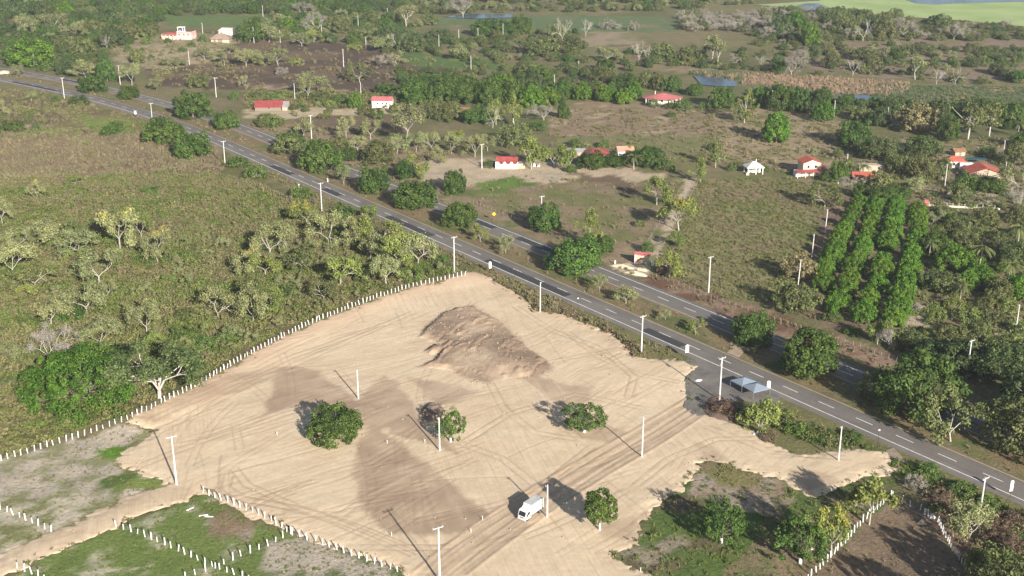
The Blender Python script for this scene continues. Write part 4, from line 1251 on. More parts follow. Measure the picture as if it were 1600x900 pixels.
grove('by the houses above the orchard', 'trees round the houses above the orchard', [
    ('scrubo', 1288, 325, 50, 36), ('tanround', 1245, 442, 52, 48), ('greybare', 1325, 302, 28, 28), ('oliv', 1375, 300, 44, 32), ('oliv', 1440, 285, 48, 42), ('scrubo', 1472, 280, 32, 32), ('darkg', 1440, 248, 56, 34), ('darkg', 1370, 252, 62, 36), ('mango', 1311, 285, 32, 34), ('bush', 1505, 298, 40, 30), ('mango', 1545, 302, 52, 24), ('mango', 1518, 298, 30, 22), ('oliv', 1500, 318, 36, 30),
    ('bush', 1542, 246, 30, 18), ('oliv', 1585, 260, 44, 36), ('oliv', 1400, 272, 40, 30), ('palm', 1348, 276, 26, 22), ('mango', 1345, 310, 30, 24), ('mango', 1375, 320, 50, 16), ('mango', 1400, 312, 44, 16), ('bushd', 1296, 285, 28, 16), ('bushy', 1318, 322, 10, 22), ('scrub', 1430, 300, 36, 22), ('oliv', 1420, 265, 36, 28), ('scrub', 1590, 300, 50, 44)])
grove('on the dry fields', 'trees on the dry fields', [
    ('mango', 851, 364, 52, 48), ('airy', 922, 388, 36, 62), ('mango', 940, 398, 42, 30), ('scrubg', 1026, 320, 38, 44), ('gold', 1061, 361, 54, 54), ('bush', 1010, 396, 20, 28), ('airy', 1094, 286, 26, 40), ('airy', 1118, 262, 28, 42), ('scrubg', 1046, 434, 38, 40), ('bush', 1142, 268, 16, 16), ('bush', 1197, 268, 14, 12), ('mango', 711, 304, 34, 38), ('mango', 633, 282, 34, 32), ('scrubg', 655, 278, 34, 36), ('bushdry', 1036, 430, 22, 18), ('busho', 1000, 355, 20, 12), ('scrubg', 1055, 385, 26, 22), ('scrub', 1070, 330, 22, 20)])
grove('by the scalloped white house', 'trees round the arch-fronted house', [
    ('airy', 830, 264, 44, 50), ('scrubg', 866, 262, 36, 36), ('scrubg', 890, 264, 32, 32), ('mango', 925, 265, 48, 28), ('mango', 958, 262, 40, 22), ('mango', 1012, 262, 50, 34), ('palm', 990, 264, 30, 24), ('bush', 1040, 268, 30, 18), ('bush', 763, 262, 22, 14), ('oliv', 805, 232, 50, 40), ('bush', 900, 232, 22, 16), ('bush', 943, 232, 20, 14), ('scrubg', 988, 248, 24, 20), ('mango', 892, 270, 20, 12)])
grove('across the highway', 'trees across the highway', [
    ('scrub', 474, 216, 30, 32), ('scrub', 541, 216, 30, 34), ('scrub', 579, 218, 32, 32), ('vase', 635, 223, 54, 58), ('oliv', 590, 257, 54, 38), ('scrub', 650, 238, 30, 30), ('scrub', 675, 236, 28, 30), ('scrub', 706, 240, 30, 32), ('gold', 712, 226, 26, 22), ('scrub', 742, 246, 30, 34), ('oliv', 530, 238, 40, 24), ('mango', 455, 236, 44, 30), ('oliv', 420, 200, 40, 22), ('scrub', 690, 256, 24, 24),
    ('mango', 545, 252, 26, 22), ('scrub', 620, 240, 30, 28), ('scrub', 762, 236, 30, 26), ('scrub', 560, 238, 26, 26)])
grove('in the central mango grove', 'mango grove at the centre', [
    ('mango', 650, 165, 50, 40), ('mango', 690, 164, 52, 42), ('mango', 728, 164, 46, 40), ('mango', 764, 166, 46, 42), ('mango', 800, 164, 40, 40), ('orchard', 832, 168, 36, 34), ('orchard', 858, 166, 30, 30), ('orchard', 910, 158, 28, 28), ('orchard', 942, 160, 24, 26), ('orchard', 957, 160, 20, 24), ('orchard', 975, 164, 26, 26), ('orchard', 992, 156, 24, 28), ('mango', 660, 150, 46, 30), ('mango', 705, 146, 44, 30), ('mango', 880, 152, 36, 26), ('airy', 803, 198, 28, 50), ('greybare', 850, 188, 42, 26), ('bushd', 838, 205, 34, 16),
    ('orchard', 785, 150, 40, 32), ('oliv', 705, 190, 44, 30), ('oliv', 680, 186, 40, 32), ('mango', 745, 195, 40, 32), ('bare', 770, 200, 30, 32), ('airy', 775, 195, 30, 40), ('mango', 880, 186, 20, 30)])
grove('around the wide red-roofed house', 'trees round the wide red-roofed house', [
    ('mango', 1128, 170, 38, 34), ('airy', 1163, 192, 36, 52), ('mango', 1190, 168, 36, 34), ('bush', 1066, 173, 30, 18), ('bush', 1048, 170, 22, 14), ('bush', 1098, 172, 14, 16), ('bush', 1020, 168, 20, 14), ('oliv', 1030, 142, 26, 26), ('mango', 1050, 144, 30, 26), ('mango', 975, 138, 40, 24), ('oliv', 1010, 138, 36, 28), ('bush', 1050, 184, 18, 10), ('scrub', 1155, 190, 24, 24), ('mango', 1085, 150, 28, 20), ('oliv', 940, 132, 40, 26)])
grove('below the reed bed', 'trees in the belt below the reed bed', [
    ('mango', 1216, 174, 40, 42), ('mango', 1248, 176, 32, 38), ('mango', 1282, 168, 40, 30), ('orchard', 1285, 191, 32, 32), ('orchard', 1212, 225, 38, 48), ('mango', 1333, 232, 52, 44), ('tanround', 1432, 208, 68, 48), ('tallgreen', 1512, 217, 60, 60), ('darkg', 1465, 190, 36, 36), ('darkg', 1390, 180, 40, 30), ('mango', 1580, 200, 50, 40), ('mango', 1480, 222, 36, 40), ('oliv', 1345, 190, 34, 24), ('darkg', 1375, 198, 36, 28), ('mango', 1545, 196, 44, 40), ('palm', 1590, 214, 24, 26), ('tallgreen', 1545, 215, 44, 54), ('mango', 1600, 235, 40, 30), ('orchard', 1440, 240, 44, 26), ('oliv', 1520, 175, 36, 24), ('mango', 1320, 172, 34, 22), ('oliv', 1230, 160, 40, 24)])
grove('in the burnt brown field', 'trees in the burnt field', [('scrub', 435, 102, 32, 26), ('scrubo', 562, 128, 34, 28), ('greybare', 595, 103, 32, 18), ('scrub', 480, 153, 30, 28), ('bushy', 462, 100, 22, 12), ('scrub', 385, 104, 30, 26), ('scrub', 350, 104, 24, 24), ('oliv', 310, 138, 34, 22), ('scrub', 383, 138, 16, 22), ('bush', 366, 156, 16, 12), ('bushgrey', 440, 117, 22, 12), ('scrub', 620, 100, 30, 20)])
grove('by the roadside cottages', 'plants by the small roadside cottages', [('orchard', 556, 171, 20, 26), ('bush', 530, 163, 30, 14), ('bush', 470, 172, 18, 12), ('oliv', 500, 160, 34, 16), ('bush', 426, 158, 24, 12), ('oliv', 405, 154, 30, 14), ('bush', 440, 152, 24, 12), ('oliv', 618, 160, 26, 18), ('mango', 605, 148, 36, 18), ('bushd', 590, 186, 24, 18), ('bush', 425, 200, 40, 14), ('bushy', 515, 168, 22, 12)])
grove('by the pink villa', 'trees by the pink villa', [('mango', 391, 67, 38, 36), ('oliv', 236, 58, 26, 22), ('bush', 230, 70, 18, 16), ('bush', 262, 68, 14, 9), ('bush', 200, 82, 12, 12), ('bush', 285, 80, 14, 10), ('bush', 300, 72, 14, 10), ('bush', 317, 66, 14, 12), ('scrub', 358, 84, 24, 14), ('bush', 236, 92, 10, 8), ('bush', 222, 80, 9, 7), ('scrub', 270, 106, 30, 16), ('scrub', 320, 92, 26, 18)])
grove('behind the bend of the highway', 'trees behind the highway bend', [
    ('orchard', 48, 105, 68, 44), ('darkg', 20, 28, 44, 30), ('darkg', 66, 30, 42, 28), ('orchard', 102, 27, 28, 24), ('scrub', 38, 54, 36, 30), ('scrub', 82, 49, 44, 28), ('darkg', 178, 75, 42, 34), ('bare', 168, 78, 14, 24), ('darkg', 108, 118, 36, 28), ('scrub', 133, 123, 36, 27), ('mango', 168, 128, 28, 34), ('scrub', 206, 133, 32, 32), ('oliv', 130, 90, 40, 30), ('oliv', 100, 82, 40, 26),
    ('oliv', 150, 60, 40, 28), ('mango', 140, 48, 34, 22), ('darkg', 175, 46, 36, 26), ('gold', 125, 106, 16, 14), ('scrub', 28, 118, 22, 18), ('bush', 75, 112, 34, 12), ('scrub', 245, 140, 26, 20), ('oliv', 205, 62, 40, 26), ('mango', 225, 50, 34, 22), ('oliv', 215, 100, 24, 24), ('scrub', 120, 60, 36, 26)])
grove('behind the burnt field', 'trees behind the burnt field', [
    ('greybare', 493, 50, 34, 30), ('greybare', 475, 24, 30, 22), ('orchard', 451, 50, 30, 22), ('vase', 635, 42, 32, 34), ('greybare', 724, 26, 40, 30), ('gold', 490, 66, 22, 18), ('darkg', 605, 66, 40, 24), ('darkg', 645, 82, 40, 26), ('darkg', 630, 62, 30, 20), ('scrub', 472, 72, 24, 20), ('scrub', 420, 66, 36, 26), ('oliv', 530, 52, 36, 26), ('mango', 760, 58, 44, 28), ('mango', 790, 56, 34, 24), ('darkg', 690, 64, 40, 18), ('oliv', 670, 40, 30, 18), ('bare', 620, 76, 30, 24), ('bushy', 555, 78, 26, 12), ('scrub', 600, 80, 36, 22), ('oliv', 580, 40, 36, 22), ('oliv', 430, 58, 30, 20)])
grove('left of the blue pond', 'trees in the scrubland near the pond', [
    ('bare', 998, 96, 24, 32), ('vase', 1112, 95, 34, 38), ('vase', 1122, 101, 28, 36), ('bare', 880, 66, 26, 36), ('bare', 915, 57, 24, 26), ('bare', 1072, 36, 26, 22), ('bare', 1148, 104, 18, 20), ('bare', 1188, 104, 18, 18), ('bushgrey', 955, 46, 34, 16), ('bushgrey', 990, 48, 20, 14), ('bare', 1012, 96, 18, 22), ('oliv', 870, 60, 30, 24), ('mango', 812, 54, 36, 28), ('oliv', 845, 88, 60, 22), ('oliv', 890, 84, 50, 20), ('oliv', 1035, 92, 40, 26), ('oliv', 1080, 98, 44, 28), ('scrub', 948, 96, 36, 22), ('mango', 945, 112, 30, 20), ('oliv', 830, 120, 44, 20), ('mango', 845, 126, 36, 22)])
grove('before the weedy lake', 'trees before the weedy lake', [
    ('bare', 1348, 64, 32, 30), ('vase', 1430, 124, 32, 36), ('bare', 1463, 132, 26, 24), ('bare', 1492, 132, 24, 26), ('bare', 1332, 118, 26, 24), ('greybare', 1236, 118, 34, 40), ('mango', 1216, 116, 22, 32), ('orchard', 1240, 50, 34, 32), ('orchard', 1266, 72, 30, 34), ('darkg', 1218, 56, 36, 32), ('darkg', 1300, 46, 36, 30), ('oliv', 1325, 56, 40, 34), ('darkg', 1360, 56, 40, 32), ('oliv', 1380, 62, 36, 34), ('greybare', 1412, 58, 34, 32), ('darkg', 1468, 47, 46, 24), ('greybare', 1490, 62, 34, 26), ('greybare', 1290, 52, 22, 18), ('darkg', 1310, 24, 26, 14), ('oliv', 1300, 106, 36, 22), ('oliv', 1360, 112, 40, 26), ('mango', 1400, 96, 22, 20), ('oliv', 1350, 96, 44, 22), ('oliv', 1440, 84, 36, 18), ('mango', 1590, 130, 34, 20), ('oliv', 1560, 118, 36, 20)])
grove('in the far plantation', 'far plantation rows', [('bush', x, y, 20, 13) for x, y in ((1462, 104), (1488, 104), (1514, 100), (1542, 104), (1566, 104), (1590, 104), (1540, 92), (1568, 88), (1590, 92), (1574, 110), (1538, 84), (1600, 84))])

# ------------------------------------------------------------------ utility poles
def mk_shaft(h, r0, r1):
    b_ = MB()
    b_.tube((0, 0, -.5), (0, 0, h), r0, r1, 8)
    return b_.mesh('pole_shaft', M['concrete'])


SHAFT = {12: mk_shaft(12, .24, .15), 9: mk_shaft(9, .20, .13)}
b_ = MB(); b_.box(-1.15, 1.15, -.07, .07, -.07, .07)
ARM = b_.mesh('crossarm', M['concrete'])
b_ = MB(); b_.box(-.55, .12, -.06, .06, -.06, .06)
ARM_SHORT = b_.mesh('side_arm', M['steel'])
b_ = MB(); b_.tube((0, 0, 0), (0, 0, .12), .05, .09, 8); b_.tube((0, 0, .12), (0, 0, .2), .11, .11, 8); b_.tube((0, 0, .2), (0, 0, .34), .06, .04, 8)
INSUL = b_.mesh('insulator', M['ceramic'])
b_ = MB(); b_.prism([(-.9, 0), (-.82, 0), (0, -.75), (0, -.86)], .06, .1)
BRACE = b_.mesh('arm_brace', M['steel'])
b_ = MB(); b_.tube((0, 0, 0), (0, 0, .7), .24, .24, 12); b_.tube((0, 0, .7), (0, 0, .85), .1, .06, 8)
TRANSF = b_.mesh('transformer_can', M['steel'])


def pole(P, h, rz, kind, label, group):
    e = empty('utility_pole', P, rz, label, 'utility pole', group)
    base = 12 if h > 10.4 else 9
    e_s = h / base
    s = link('shaft', SHAFT[base], e); s.scale = (1, 1, e_s)
    if kind in ('cross', 'double', 'transformer'):
        a = link('crossarm', ARM, e, (0, .2, h - .25))
        for x in (-1.05, 0, 1.05): link('insulator', INSUL, a, (x, 0, .07))
        link('arm_brace', BRACE, e, (0, .12, h - .3))
    if kind == 'double':
        a = link('crossarm', ARM, e, (0, .2, h - 1.7))
        for x in (-1.05, 1.05): link('insulator', INSUL, a, (x, 0, .07))
    if kind == 'transformer':
        link('transformer_can', TRANSF, e, (.42, 0, h - 2.4))
    if kind == 'plain':
        a = link('side_arm', ARM_SHORT, e, (0, 0, h - .35))
        link('insulator', INSUL, a, (-.48, 0, .06))
    return e


RROT = math.atan2(RN[1], RN[0])
PLOT = [((276, 757), 12, 'cross', 'white concrete pole at the mouth of the sand track by the pale field'), ((560, 623), 8.2, 'plain', 'short white pole on the damp sand above the dense round tree'), ((687, 704), 8.7, 'plain', 'short white pole in front of the scraggy tree on the sand'),
        ((855, 808), 7.8, 'plain', 'short white pole beside the white box truck'), ((1003, 713), 10.3, 'plain', 'white pole on the right edge of the rutted track'), ((687, 908), 12, 'cross', 'tall white pole at the bottom edge of the photo'),
        ((1310, 719), 8.8, 'plain', 'white pole on the sand tongue near the road')]
for (p, h, k, lab) in PLOT: pole(at(*p), h, .55, k, lab, 'poles on the sand plot')
ROADP = [((101, 156), 12.5, 'cross'), ((238, 188), 9, 'cross'), ((352, 260), 11.6, 'cross'), ((503, 330), 11.5, 'cross'), ((710, 426), 12.6, 'cross'), ((844, 487), 9.6, 'plain'), ((1002, 554), 11.8, 'cross'), ((1124, 626), 12.2, 'transformer'), ((1527, 829), 12.6, 'cross')]
for i, (p, h, k) in enumerate(ROADP):
    pole(at(*p), h, RROT, k, 'white pole with crossarm along the near road, ' + ORD[i + 1] + ' from the left' if k != 'plain' else 'short white pole at the top edge of the sand along the near road', 'poles along the near road')
ACR = [((188, 132), 11.5), ((338, 152), 11.2), ((487, 218), 12), ((753, 263), 11), ((846, 352), 11.5), ((1107, 457), 12.2), ((1510, 590), 11)]
for i, (p, h) in enumerate(ACR):
    pole(at(*p), h, RROT, 'cross', 'grey-white pole on the far side of the highway, ' + ORD[i + 1] + ' from the left', 'poles across the highway')
COLP = [((1247, 445), 8.8), ((1268, 403), 8.6), ((1289, 364), 9.2), ((1306, 318), 8.8), ((1321, 272), 9.0)]
for i, (p, h) in enumerate(COLP):
    pole(at(*p), h, .3, 'plain', 'leaning white pole along the orchard edge, ' + ORD[i + 1] + ' from the highway', 'poles along the orchard boundary').rotation_euler = (0, .03, .3)
FARP = [((54, 104), 10), ((296, 101), 9), ((317, 54), 8), ((397, 67), 11), ((438, 67), 9), ((503, 60), 10), ((411, 26), 9), ((560, 45), 10), ((606, 30), 9), ((572, 76), 8), ((537, 105), 11.5), ((736, 109), 9), ((717, 66), 9), ((747, 61), 8), ((786, 58), 10), ((686, 77), 10),
        ((461, 157), 9.5), ((564, 150), 8), ((904, 113), 7), ((866, 141), 9), ((802, 192), 9), ((1205, 173), 11), ((1303, 182), 8.5), ((1386, 193), 8.5), ((1476, 293), 10), ((1568, 289), 10), ((1586, 523), 9.5), ((1567, 246), 8), ((445, 20), 7)]
for i, (p, h) in enumerate(sorted(FARP)):
    half = 'left' if i < 15 else 'right'
    n_ = i + 1 if i < 15 else 29 - i
    pole(at(*p), h, .2, 'plain', 'thin white pole among the distant fields, ' + ORD[n_] + ' from the ' + half, 'distant thin poles')

# ------------------------------------------------------------------ fences
pr_ = np.random.default_rng(31)


def post_mesh(w, h, mat, seed):
    b_ = MB()
    r = np.random.default_rng(seed)
    b_.prism([(-w / 2, -.2), (w / 2, -.2), (w / 2 * .85, h), (-w / 2 * .85, h + r.uniform(-.06, .06))], -w * .42, w * .42)
    return b_.mesh('post', mat)


POSTS_W = [post_mesh(.18 + .02 * k, 1.25 + .16 * k, M['post'], k) for k in range(4)]
POSTS_B = [post_mesh(.16, 1.25 + .15 * k, M['wood'], 9 + k) for k in range(3)]


def fence(pts, spacing, meshes, label, name='post_fence', gap=0.0, world=False, wires=2, cat='fence', group=None):
    L = np.array([at(*p)[:2] for p in pts]) if not world else np.array(pts)
    seg = np.linalg.norm(np.diff(L, axis=0), axis=1)
    s = np.r_[0, np.cumsum(seg)]
    n = max(2, int(s[-1] / spacing) + 1)
    e = empty(name, (L[0][0], L[0][1], surf(*L[0])), 0, label, cat, group)
    ps = []
    for i in range(n):
        q = s[-1] * i / (n - 1)
        x, y = np.interp(q, s, L[:, 0]) + pr_.normal() * .06, np.interp(q, s, L[:, 1]) + pr_.normal() * .06
        if pr_.random() < gap: continue
        z = surf(x, y)
        o = link('post', meshes[pr_.integers(len(meshes))], e, (x - e.location[0], y - e.location[1], z - e.location[2]))
        o.rotation_euler = (pr_.normal() * .08, pr_.normal() * .08, pr_.uniform(0, 6.28))
        ps.append((x - e.location[0], y - e.location[1], z - e.location[2]))
    for k in range(wires):
        b_ = MB()
        for p, q in zip(ps[:-1], ps[1:]):
            hh_ = .45 + .45 * k
            b_.tube((p[0], p[1], p[2] + hh_), (q[0], q[1], q[2] + hh_), .008, .008, 3, False)
        b_.build('wire', M['steel'], e)
    return e


fence(FENCE_MAIN[:9], 1.5, POSTS_W, 'long white post fence, lower run below the huge green tree', group='white post fences')
fence(FENCE_MAIN[8:], 1.5, POSTS_W, 'long white post fence, upper run along the sand bank', group='white post fences')
WF = [([(0, 796), (25, 806), (52, 818), (80, 831)], 2.0, 'white post fence at the left edge above the track'), ([(27, 887), (45, 895), (80, 912)], 2.0, 'short white post fence at the bottom left corner below the track'),
      ([(182, 822), (225, 838), (270, 857), (330, 884), (390, 908)], 1.9, 'white post fence crossing the patchy green plot from the track'), ([(318, 770), (360, 787), (420, 812), (455, 835), (500, 850), (560, 872), (622, 893)], 1.9, 'white post fence along the lower edge of the sand'),
      ([(290, 903), (345, 885), (372, 871), (410, 857), (432, 846), (454, 834)], 1.9, 'white post fence running up to the corner post of the sand edge'),
      ([(1255, 912), (1285, 885), (1320, 848), (1350, 815), (1378, 788), (1392, 777)], 1.7, 'white post fence on the left side of the brown enclosure'), ([(1392, 777), (1410, 783), (1422, 792), (1436, 795), (1445, 803), (1465, 815)], 2.2, 'white post fence across the top of the brown enclosure'),
      ([(1467, 820), (1480, 845), (1492, 865), (1505, 885), (1520, 908)], 1.2, 'closely set white post fence on the right side of the brown enclosure')]
for pts, sp, lab in WF: fence(pts, sp, POSTS_W, lab, group='white post fences')
BF = [([(390, 288), (420, 298), (447, 310), (462, 318)], 1.6, 'weathered post fence under the roadside grass at the upper field corner'), ([(495, 334), (505, 340), (517, 348)], 1.6, 'short weathered post fence by the golden blossomed tree'), ([(660, 404), (685, 415), (712, 428)], 1.6, 'weathered post fence meeting the top of the white fence'),
      ([(1010, 428), (1050, 442), (1110, 466), (1180, 490), (1260, 517), (1340, 542), (1400, 565)], 2.4, 'thin brown post fence on the reddish verge of the far road'), ([(1000, 398), (1030, 350), (1062, 300), (1075, 278)], 2.6, 'weathered post fence on the left of the pale driveway'), ([(1025, 402), (1060, 345), (1080, 305), (1092, 280)], 2.6, 'weathered post fence on the right of the pale driveway'),
      ([(740, 318), (770, 330), (810, 345), (845, 357)], 2.4, 'brown post fence along the dry field behind the yellow sign'), ([(100, 312), (135, 302), (165, 296), (215, 291)], 2.6, 'broken row of old posts in the middle of the wild field'), ([(15, 211), (50, 209), (110, 209), (170, 212), (222, 212)], 5.0, 'widely spaced posts on the edge of the brown field'),
      ([(880, 262), (930, 267), (985, 272)], 1.8, 'dark post fence under the hedge by the red roofed houses'), ([(950, 214), (1010, 213), (1090, 216)], 3.2, 'faint row of posts between the two fields below the red roof')]
for pts, sp, lab in BF: fence(pts, sp, POSTS_B, lab, group='weathered post fences', wires=1)

# ------------------------------------------------------------------ houses
def house(px, py, w, d, h, rz, roof, rmat, wmat, label, rise=1.4, over=.5, wins=(), doors=(), name='house', sides=()):
    """x along the front, front at -y; wins / doors: (x, width, z0, z1) on the front; sides: (face, y, width, z0, z1)"""
    P = at(px, py)
    e = empty(name, P, rz, label, 'house')
    b_ = MB(); b_.box(-w / 2, w / 2, 0, d, -.4, h)
    wall = b_.build('wall', M[wmat], e)
    X, Y0, Y1 = w / 2 + over, -over, d + over
    b_ = MB()
    T = .14
    if roof == 'gable':      # ridge along x
        ym = (Y0 + Y1) / 2
        b_.prism([(Y0, h - .05), (ym, h + rise), (Y1, h - .05), (Y1, h + T - .05), (ym, h + rise + T), (Y0, h + T - .05)], -X, X, 'x')
        g_ = MB(); g_.prism([(0, h), (d / 2, h + rise - .1), (d, h)], -w / 2 + .01, w / 2 - .01, 'x'); g_.build('gable', M[wmat], wall)
    elif roof == 'gabley':   # gable faces the front
        b_.prism([(-X, h - .05), (0, h + rise), (X, h - .05), (X, h + T - .05), (0, h + rise + T), (-X, h + T - .05)], Y0, Y1, 'y')
        g_ = MB(); g_.prism([(-w / 2, h), (0, h + rise - .1), (w / 2, h)], .01, d - .01, 'y'); g_.build('gable', M[wmat], wall)
    elif roof == 'shed':
        b_.prism([(Y0, h - .05), (Y1, h + rise), (Y1, h + rise + T), (Y0, h + T - .05)], -X, X, 'x')
        g_ = MB(); g_.prism([(0, h - .02), (d, h - .02), (d, h + rise - .15)], -w / 2 + .01, w / 2 - .01, 'x'); g_.build('gable', M[wmat], wall)
    elif roof in ('hip', 'pyr'):
        ym = (Y0 + Y1) / 2
        rl = 0.02 if roof == 'pyr' else max(.2, (w - d) / 2)
        V = [(-X, Y0, h), (X, Y0, h), (X, Y1, h), (-X, Y1, h), (-rl, ym, h + rise), (rl, ym, h + rise)]
        V += [(x, y, z - T) for x, y, z in V[:4]]
        b_.add(V, [(0, 1, 5, 4), (1, 2, 5), (2, 3, 4, 5), (3, 0, 4), (0, 6, 7, 1), (1, 7, 8, 2), (2, 8, 9, 3), (3, 9, 6, 0), (9, 8, 7, 6)])
    elif roof == 'flat':
        b_.box(-X, X, Y0, Y1, h, h + .25)
    b_.build('roof', M[rmat], e)
    for (x, ww, z0, z1) in wins:
        f = MB().box(x - ww / 2 - .08, x + ww / 2 + .08, -.05, -.002, z0 - .08, z1 + .08).build('window', M['wall_cream'], e)
        MB().box(x - ww / 2, x + ww / 2, -.07, -.052, z0, z1).build('pane', M['glass'], f)
    for (x, ww, z0, z1) in doors:
        dd = MB().box(x - ww / 2, x + ww / 2, -.06, -.002, z0, z1).build('door', M['wood'], e)
        MB().box(x + ww / 2 - .2, x + ww / 2 - .12, -.11, -.062, z0 + .95, z0 + 1.05).build('handle', M['steel'], dd)
    for (face, y, ww, z0, z1) in sides:
        x0 = w / 2 if face > 0 else -w / 2
        f = MB().box(min(x0 + .002 * face, x0 + .05 * face), max(x0 + .002 * face, x0 + .05 * face), y - ww / 2 - .08, y + ww / 2 + .08, z0 - .08, z1 + .08).build('window', M['wall_cream'], e)
        MB().box(min(x0 + .052 * face, x0 + .07 * face), max(x0 + .052 * face, x0 + .07 * face), y - ww / 2, y + ww / 2, z0, z1).build('pane', M['glass'], f)
    return e


def porch(e, x0, x1, y0, y1, h, mat, posts=4, pm='wall_white', rise=.5):
    b_ = MB(); b_.prism([(y0, h - rise), (y1, h), (y1, h + .12), (y0, h - rise + .12)], x0, x1, 'x')
    b_.build('porch_roof', M[mat], e)
    for i in range(posts):
        x = x0 + .3 + (x1 - x0 - .6) * i / max(1, posts - 1)
        MB().box(x - .13, x + .13, y0 + .2, y0 + .46, -.4, h - rise + .05).build('porch_post', M[pm], e)


# pink villa with a tower room, thatched shelter, white-roofed shed
e = house(288, 62, 11, 8, 4.6, -.2, 'flat', 'roof_red', 'wall_pink', 'pink villa with red roof terrace and square tower room on the hillside', wins=((-3.5, .9, 3.0, 4.0), (0, .9, 3.0, 4.0), (3.2, .9, 3.0, 4.0)), sides=((1, 3, 1, 3, 4), (1, 6, 1, 3, 4)), name='villa', over=.12)
MB().box(-5.6, 5.6, -.17, .05, 4.86, 5.5).build('parapet', M['wall_pink'], e)
MB().box(5.42, 5.64, .06, 7.9, 4.86, 5.5).build('parapet', M['wall_pink'], e)
t_ = MB().box(-5.3, -1.2, 1.5, 5.6, 4.87, 5.4).build('tower_base', M['wall_white'], e)
for x, y in ((-5.1, 1.7), (-1.6, 1.7), (-5.1, 5.2), (-1.6, 5.2)): MB().box(x - .2, x + .2, y - .2, y + .2, 5.41, 8.0).build('tower_post', M['wall_white'], t_)
MB().box(-4.9, -1.8, 4.9, 5.0, 5.41, 7.9).build('blue_panel', M['blue'], t_)
MB().box(-5.5, -1.1, 1.3, 5.7, 8.01, 8.4).build('tower_roof', M['wall_white'], t_)
MB().box(-16.5, -5.52, 1.0, 7.0, -.4, 3.2).build('wing', M['wall_cream'], e)
MB().box(-16.9, -5.53, -1.2, 7.2, 3.21, 3.6).build('wing_roof', M['roof_pink'], e)
MB().box(-11.5, -5.54, 1.5, 6.5, 3.61, 4.3).build('raised_roof', M['roof_red'], e)
for x in (-16.2, -13.4, -10.6, -7.8): MB().box(x - .25, x + .25, -1.0, -.5, -.4, 3.2).build('column', M['wall_cream'], e)
e = house(344, 66, 12.5, 8.5, 2.4, .03, 'hip', 'thatch', 'wall_tan', 'wide open shelter with a brown palm-thatch roof', rise=3.2, over=1.0, doors=((0, 3.0, 0, 2.1), (-3.8, 1.6, 0, 2.1)), name='thatched_shelter')
e = house(350, 56, 8, 6, 3.4, -.25, 'shed', 'roof_white', 'wall_white', 'shed with a pale sheet roof behind the thatched shelter', rise=1.3, wins=((-2, 1, 1.4, 2.4),), name='shed')
# low red-roofed cottage and its annexe, white cottage
e = house(419, 173, 14, 6, 1.9, .05, 'shed', 'roof_red', 'wood', 'long low cottage with a red sheet roof beside the dirt yard', rise=2.2, over=.5, doors=((-3, 1, 0, 2.0), (3.5, 1, 0, 2.0)), wins=((0.5, 1, 1, 1.9),), name='cottage')
MB().box(7.53, 10.2, .2, 5.5, -.3, 1.9).build('annexe_wall', M['wall_tan'], e)
MB().prism([(-.3, 1.91), (5.9, 3.4), (5.9, 3.52), (-.3, 2.03)], 7.54, 10.6, 'x').build('annexe_roof', M['roof_grey'], e)
e = house(444, 168, 4.5, 4, 2.1, 0, 'gable', 'roof_salmon', 'wall_tan', 'small hut with a salmon roof right of the long low cottage', rise=.9, doors=((0, .9, 0, 1.9),), name='hut')
e = house(597, 168, 11, 6.5, 3.6, -.03, 'gable', 'roof_pink', 'wall_white', 'white cottage with a faded red roof and three small windows', rise=1.7, over=.35, wins=((-2.4, .7, 1.7, 2.6), (.2, .7, 1.7, 2.6), (2.5, .7, 1.7, 2.6)), doors=((4.3, .9, 0, 2.1),), name='cottage')
e = house(733, 181, 9, 6, 2.6, .05, 'gable', 'rust', 'wall_tan', 'open hut with a rusty roof hidden in the mango grove', rise=1.3, over=1.0, doors=((-1.5, 2.4, 0, 2.1), (2.2, 1.6, 0, 2.1)), name='hut')
# wide red roof
P = at(1037, 163)
e = empty('farmhouse', P, 0, 'wide farmhouse under a many-sided faded red hip roof', 'house')
MB().box(-8.5, 8.0, 1, 9, -.4, 2.9).build('wall', M['wall_cream'], e)
n_ = 10
V = [(11.5 * math.cos(2 * math.pi * k / n_ + .2), 5.5 + 7.2 * math.sin(2 * math.pi * k / n_ + .2), 2.9) for k in range(n_)]
V2 = [(x, y, 2.72) for x, y, z in V]
b_ = MB(); b_.add(V + V2 + [(0, 5.5, 5.4)], [(k, (k + 1) % n_, 2 * n_) for k in range(n_)] + [(k, n_ + k, n_ + (k + 1) % n_, (k + 1) % n_) for k in range(n_)] + [tuple(range(n_, 2 * n_))])
rf = b_.build('roof', M['roof_pink'], e)
MB().box(-4.4, -4.1, 5.2, 5.5, 4.6, 6.4).build('chimney', M['wall_white'], rf)
for x in (-9.5, -6.5, -3.2, 0, 3.2, 6.5, 9.3): MB().box(x - .2, x + .2, -.2 if abs(x) < 7 else 2.2, .2 if abs(x) < 7 else 2.6, -.4, 2.7).build('porch_post', M['wall_white'], e)
for x in (-6.2, -2.2): MB().box(x - 1.5, x + 1.5, -.45, -.25, -.3, 1.1).build('parapet_panel', M['wall_white'], e)
for x in (-5, -1, 3, 6):
    f = MB().box(x - .6, x + .6, .94, .998, 1.0, 2.3).build('window', M['wall_white'], e); MB().box(x - .48, x + .48, .92, .938, 1.1, 2.2).build('pane', M['glass'], f)
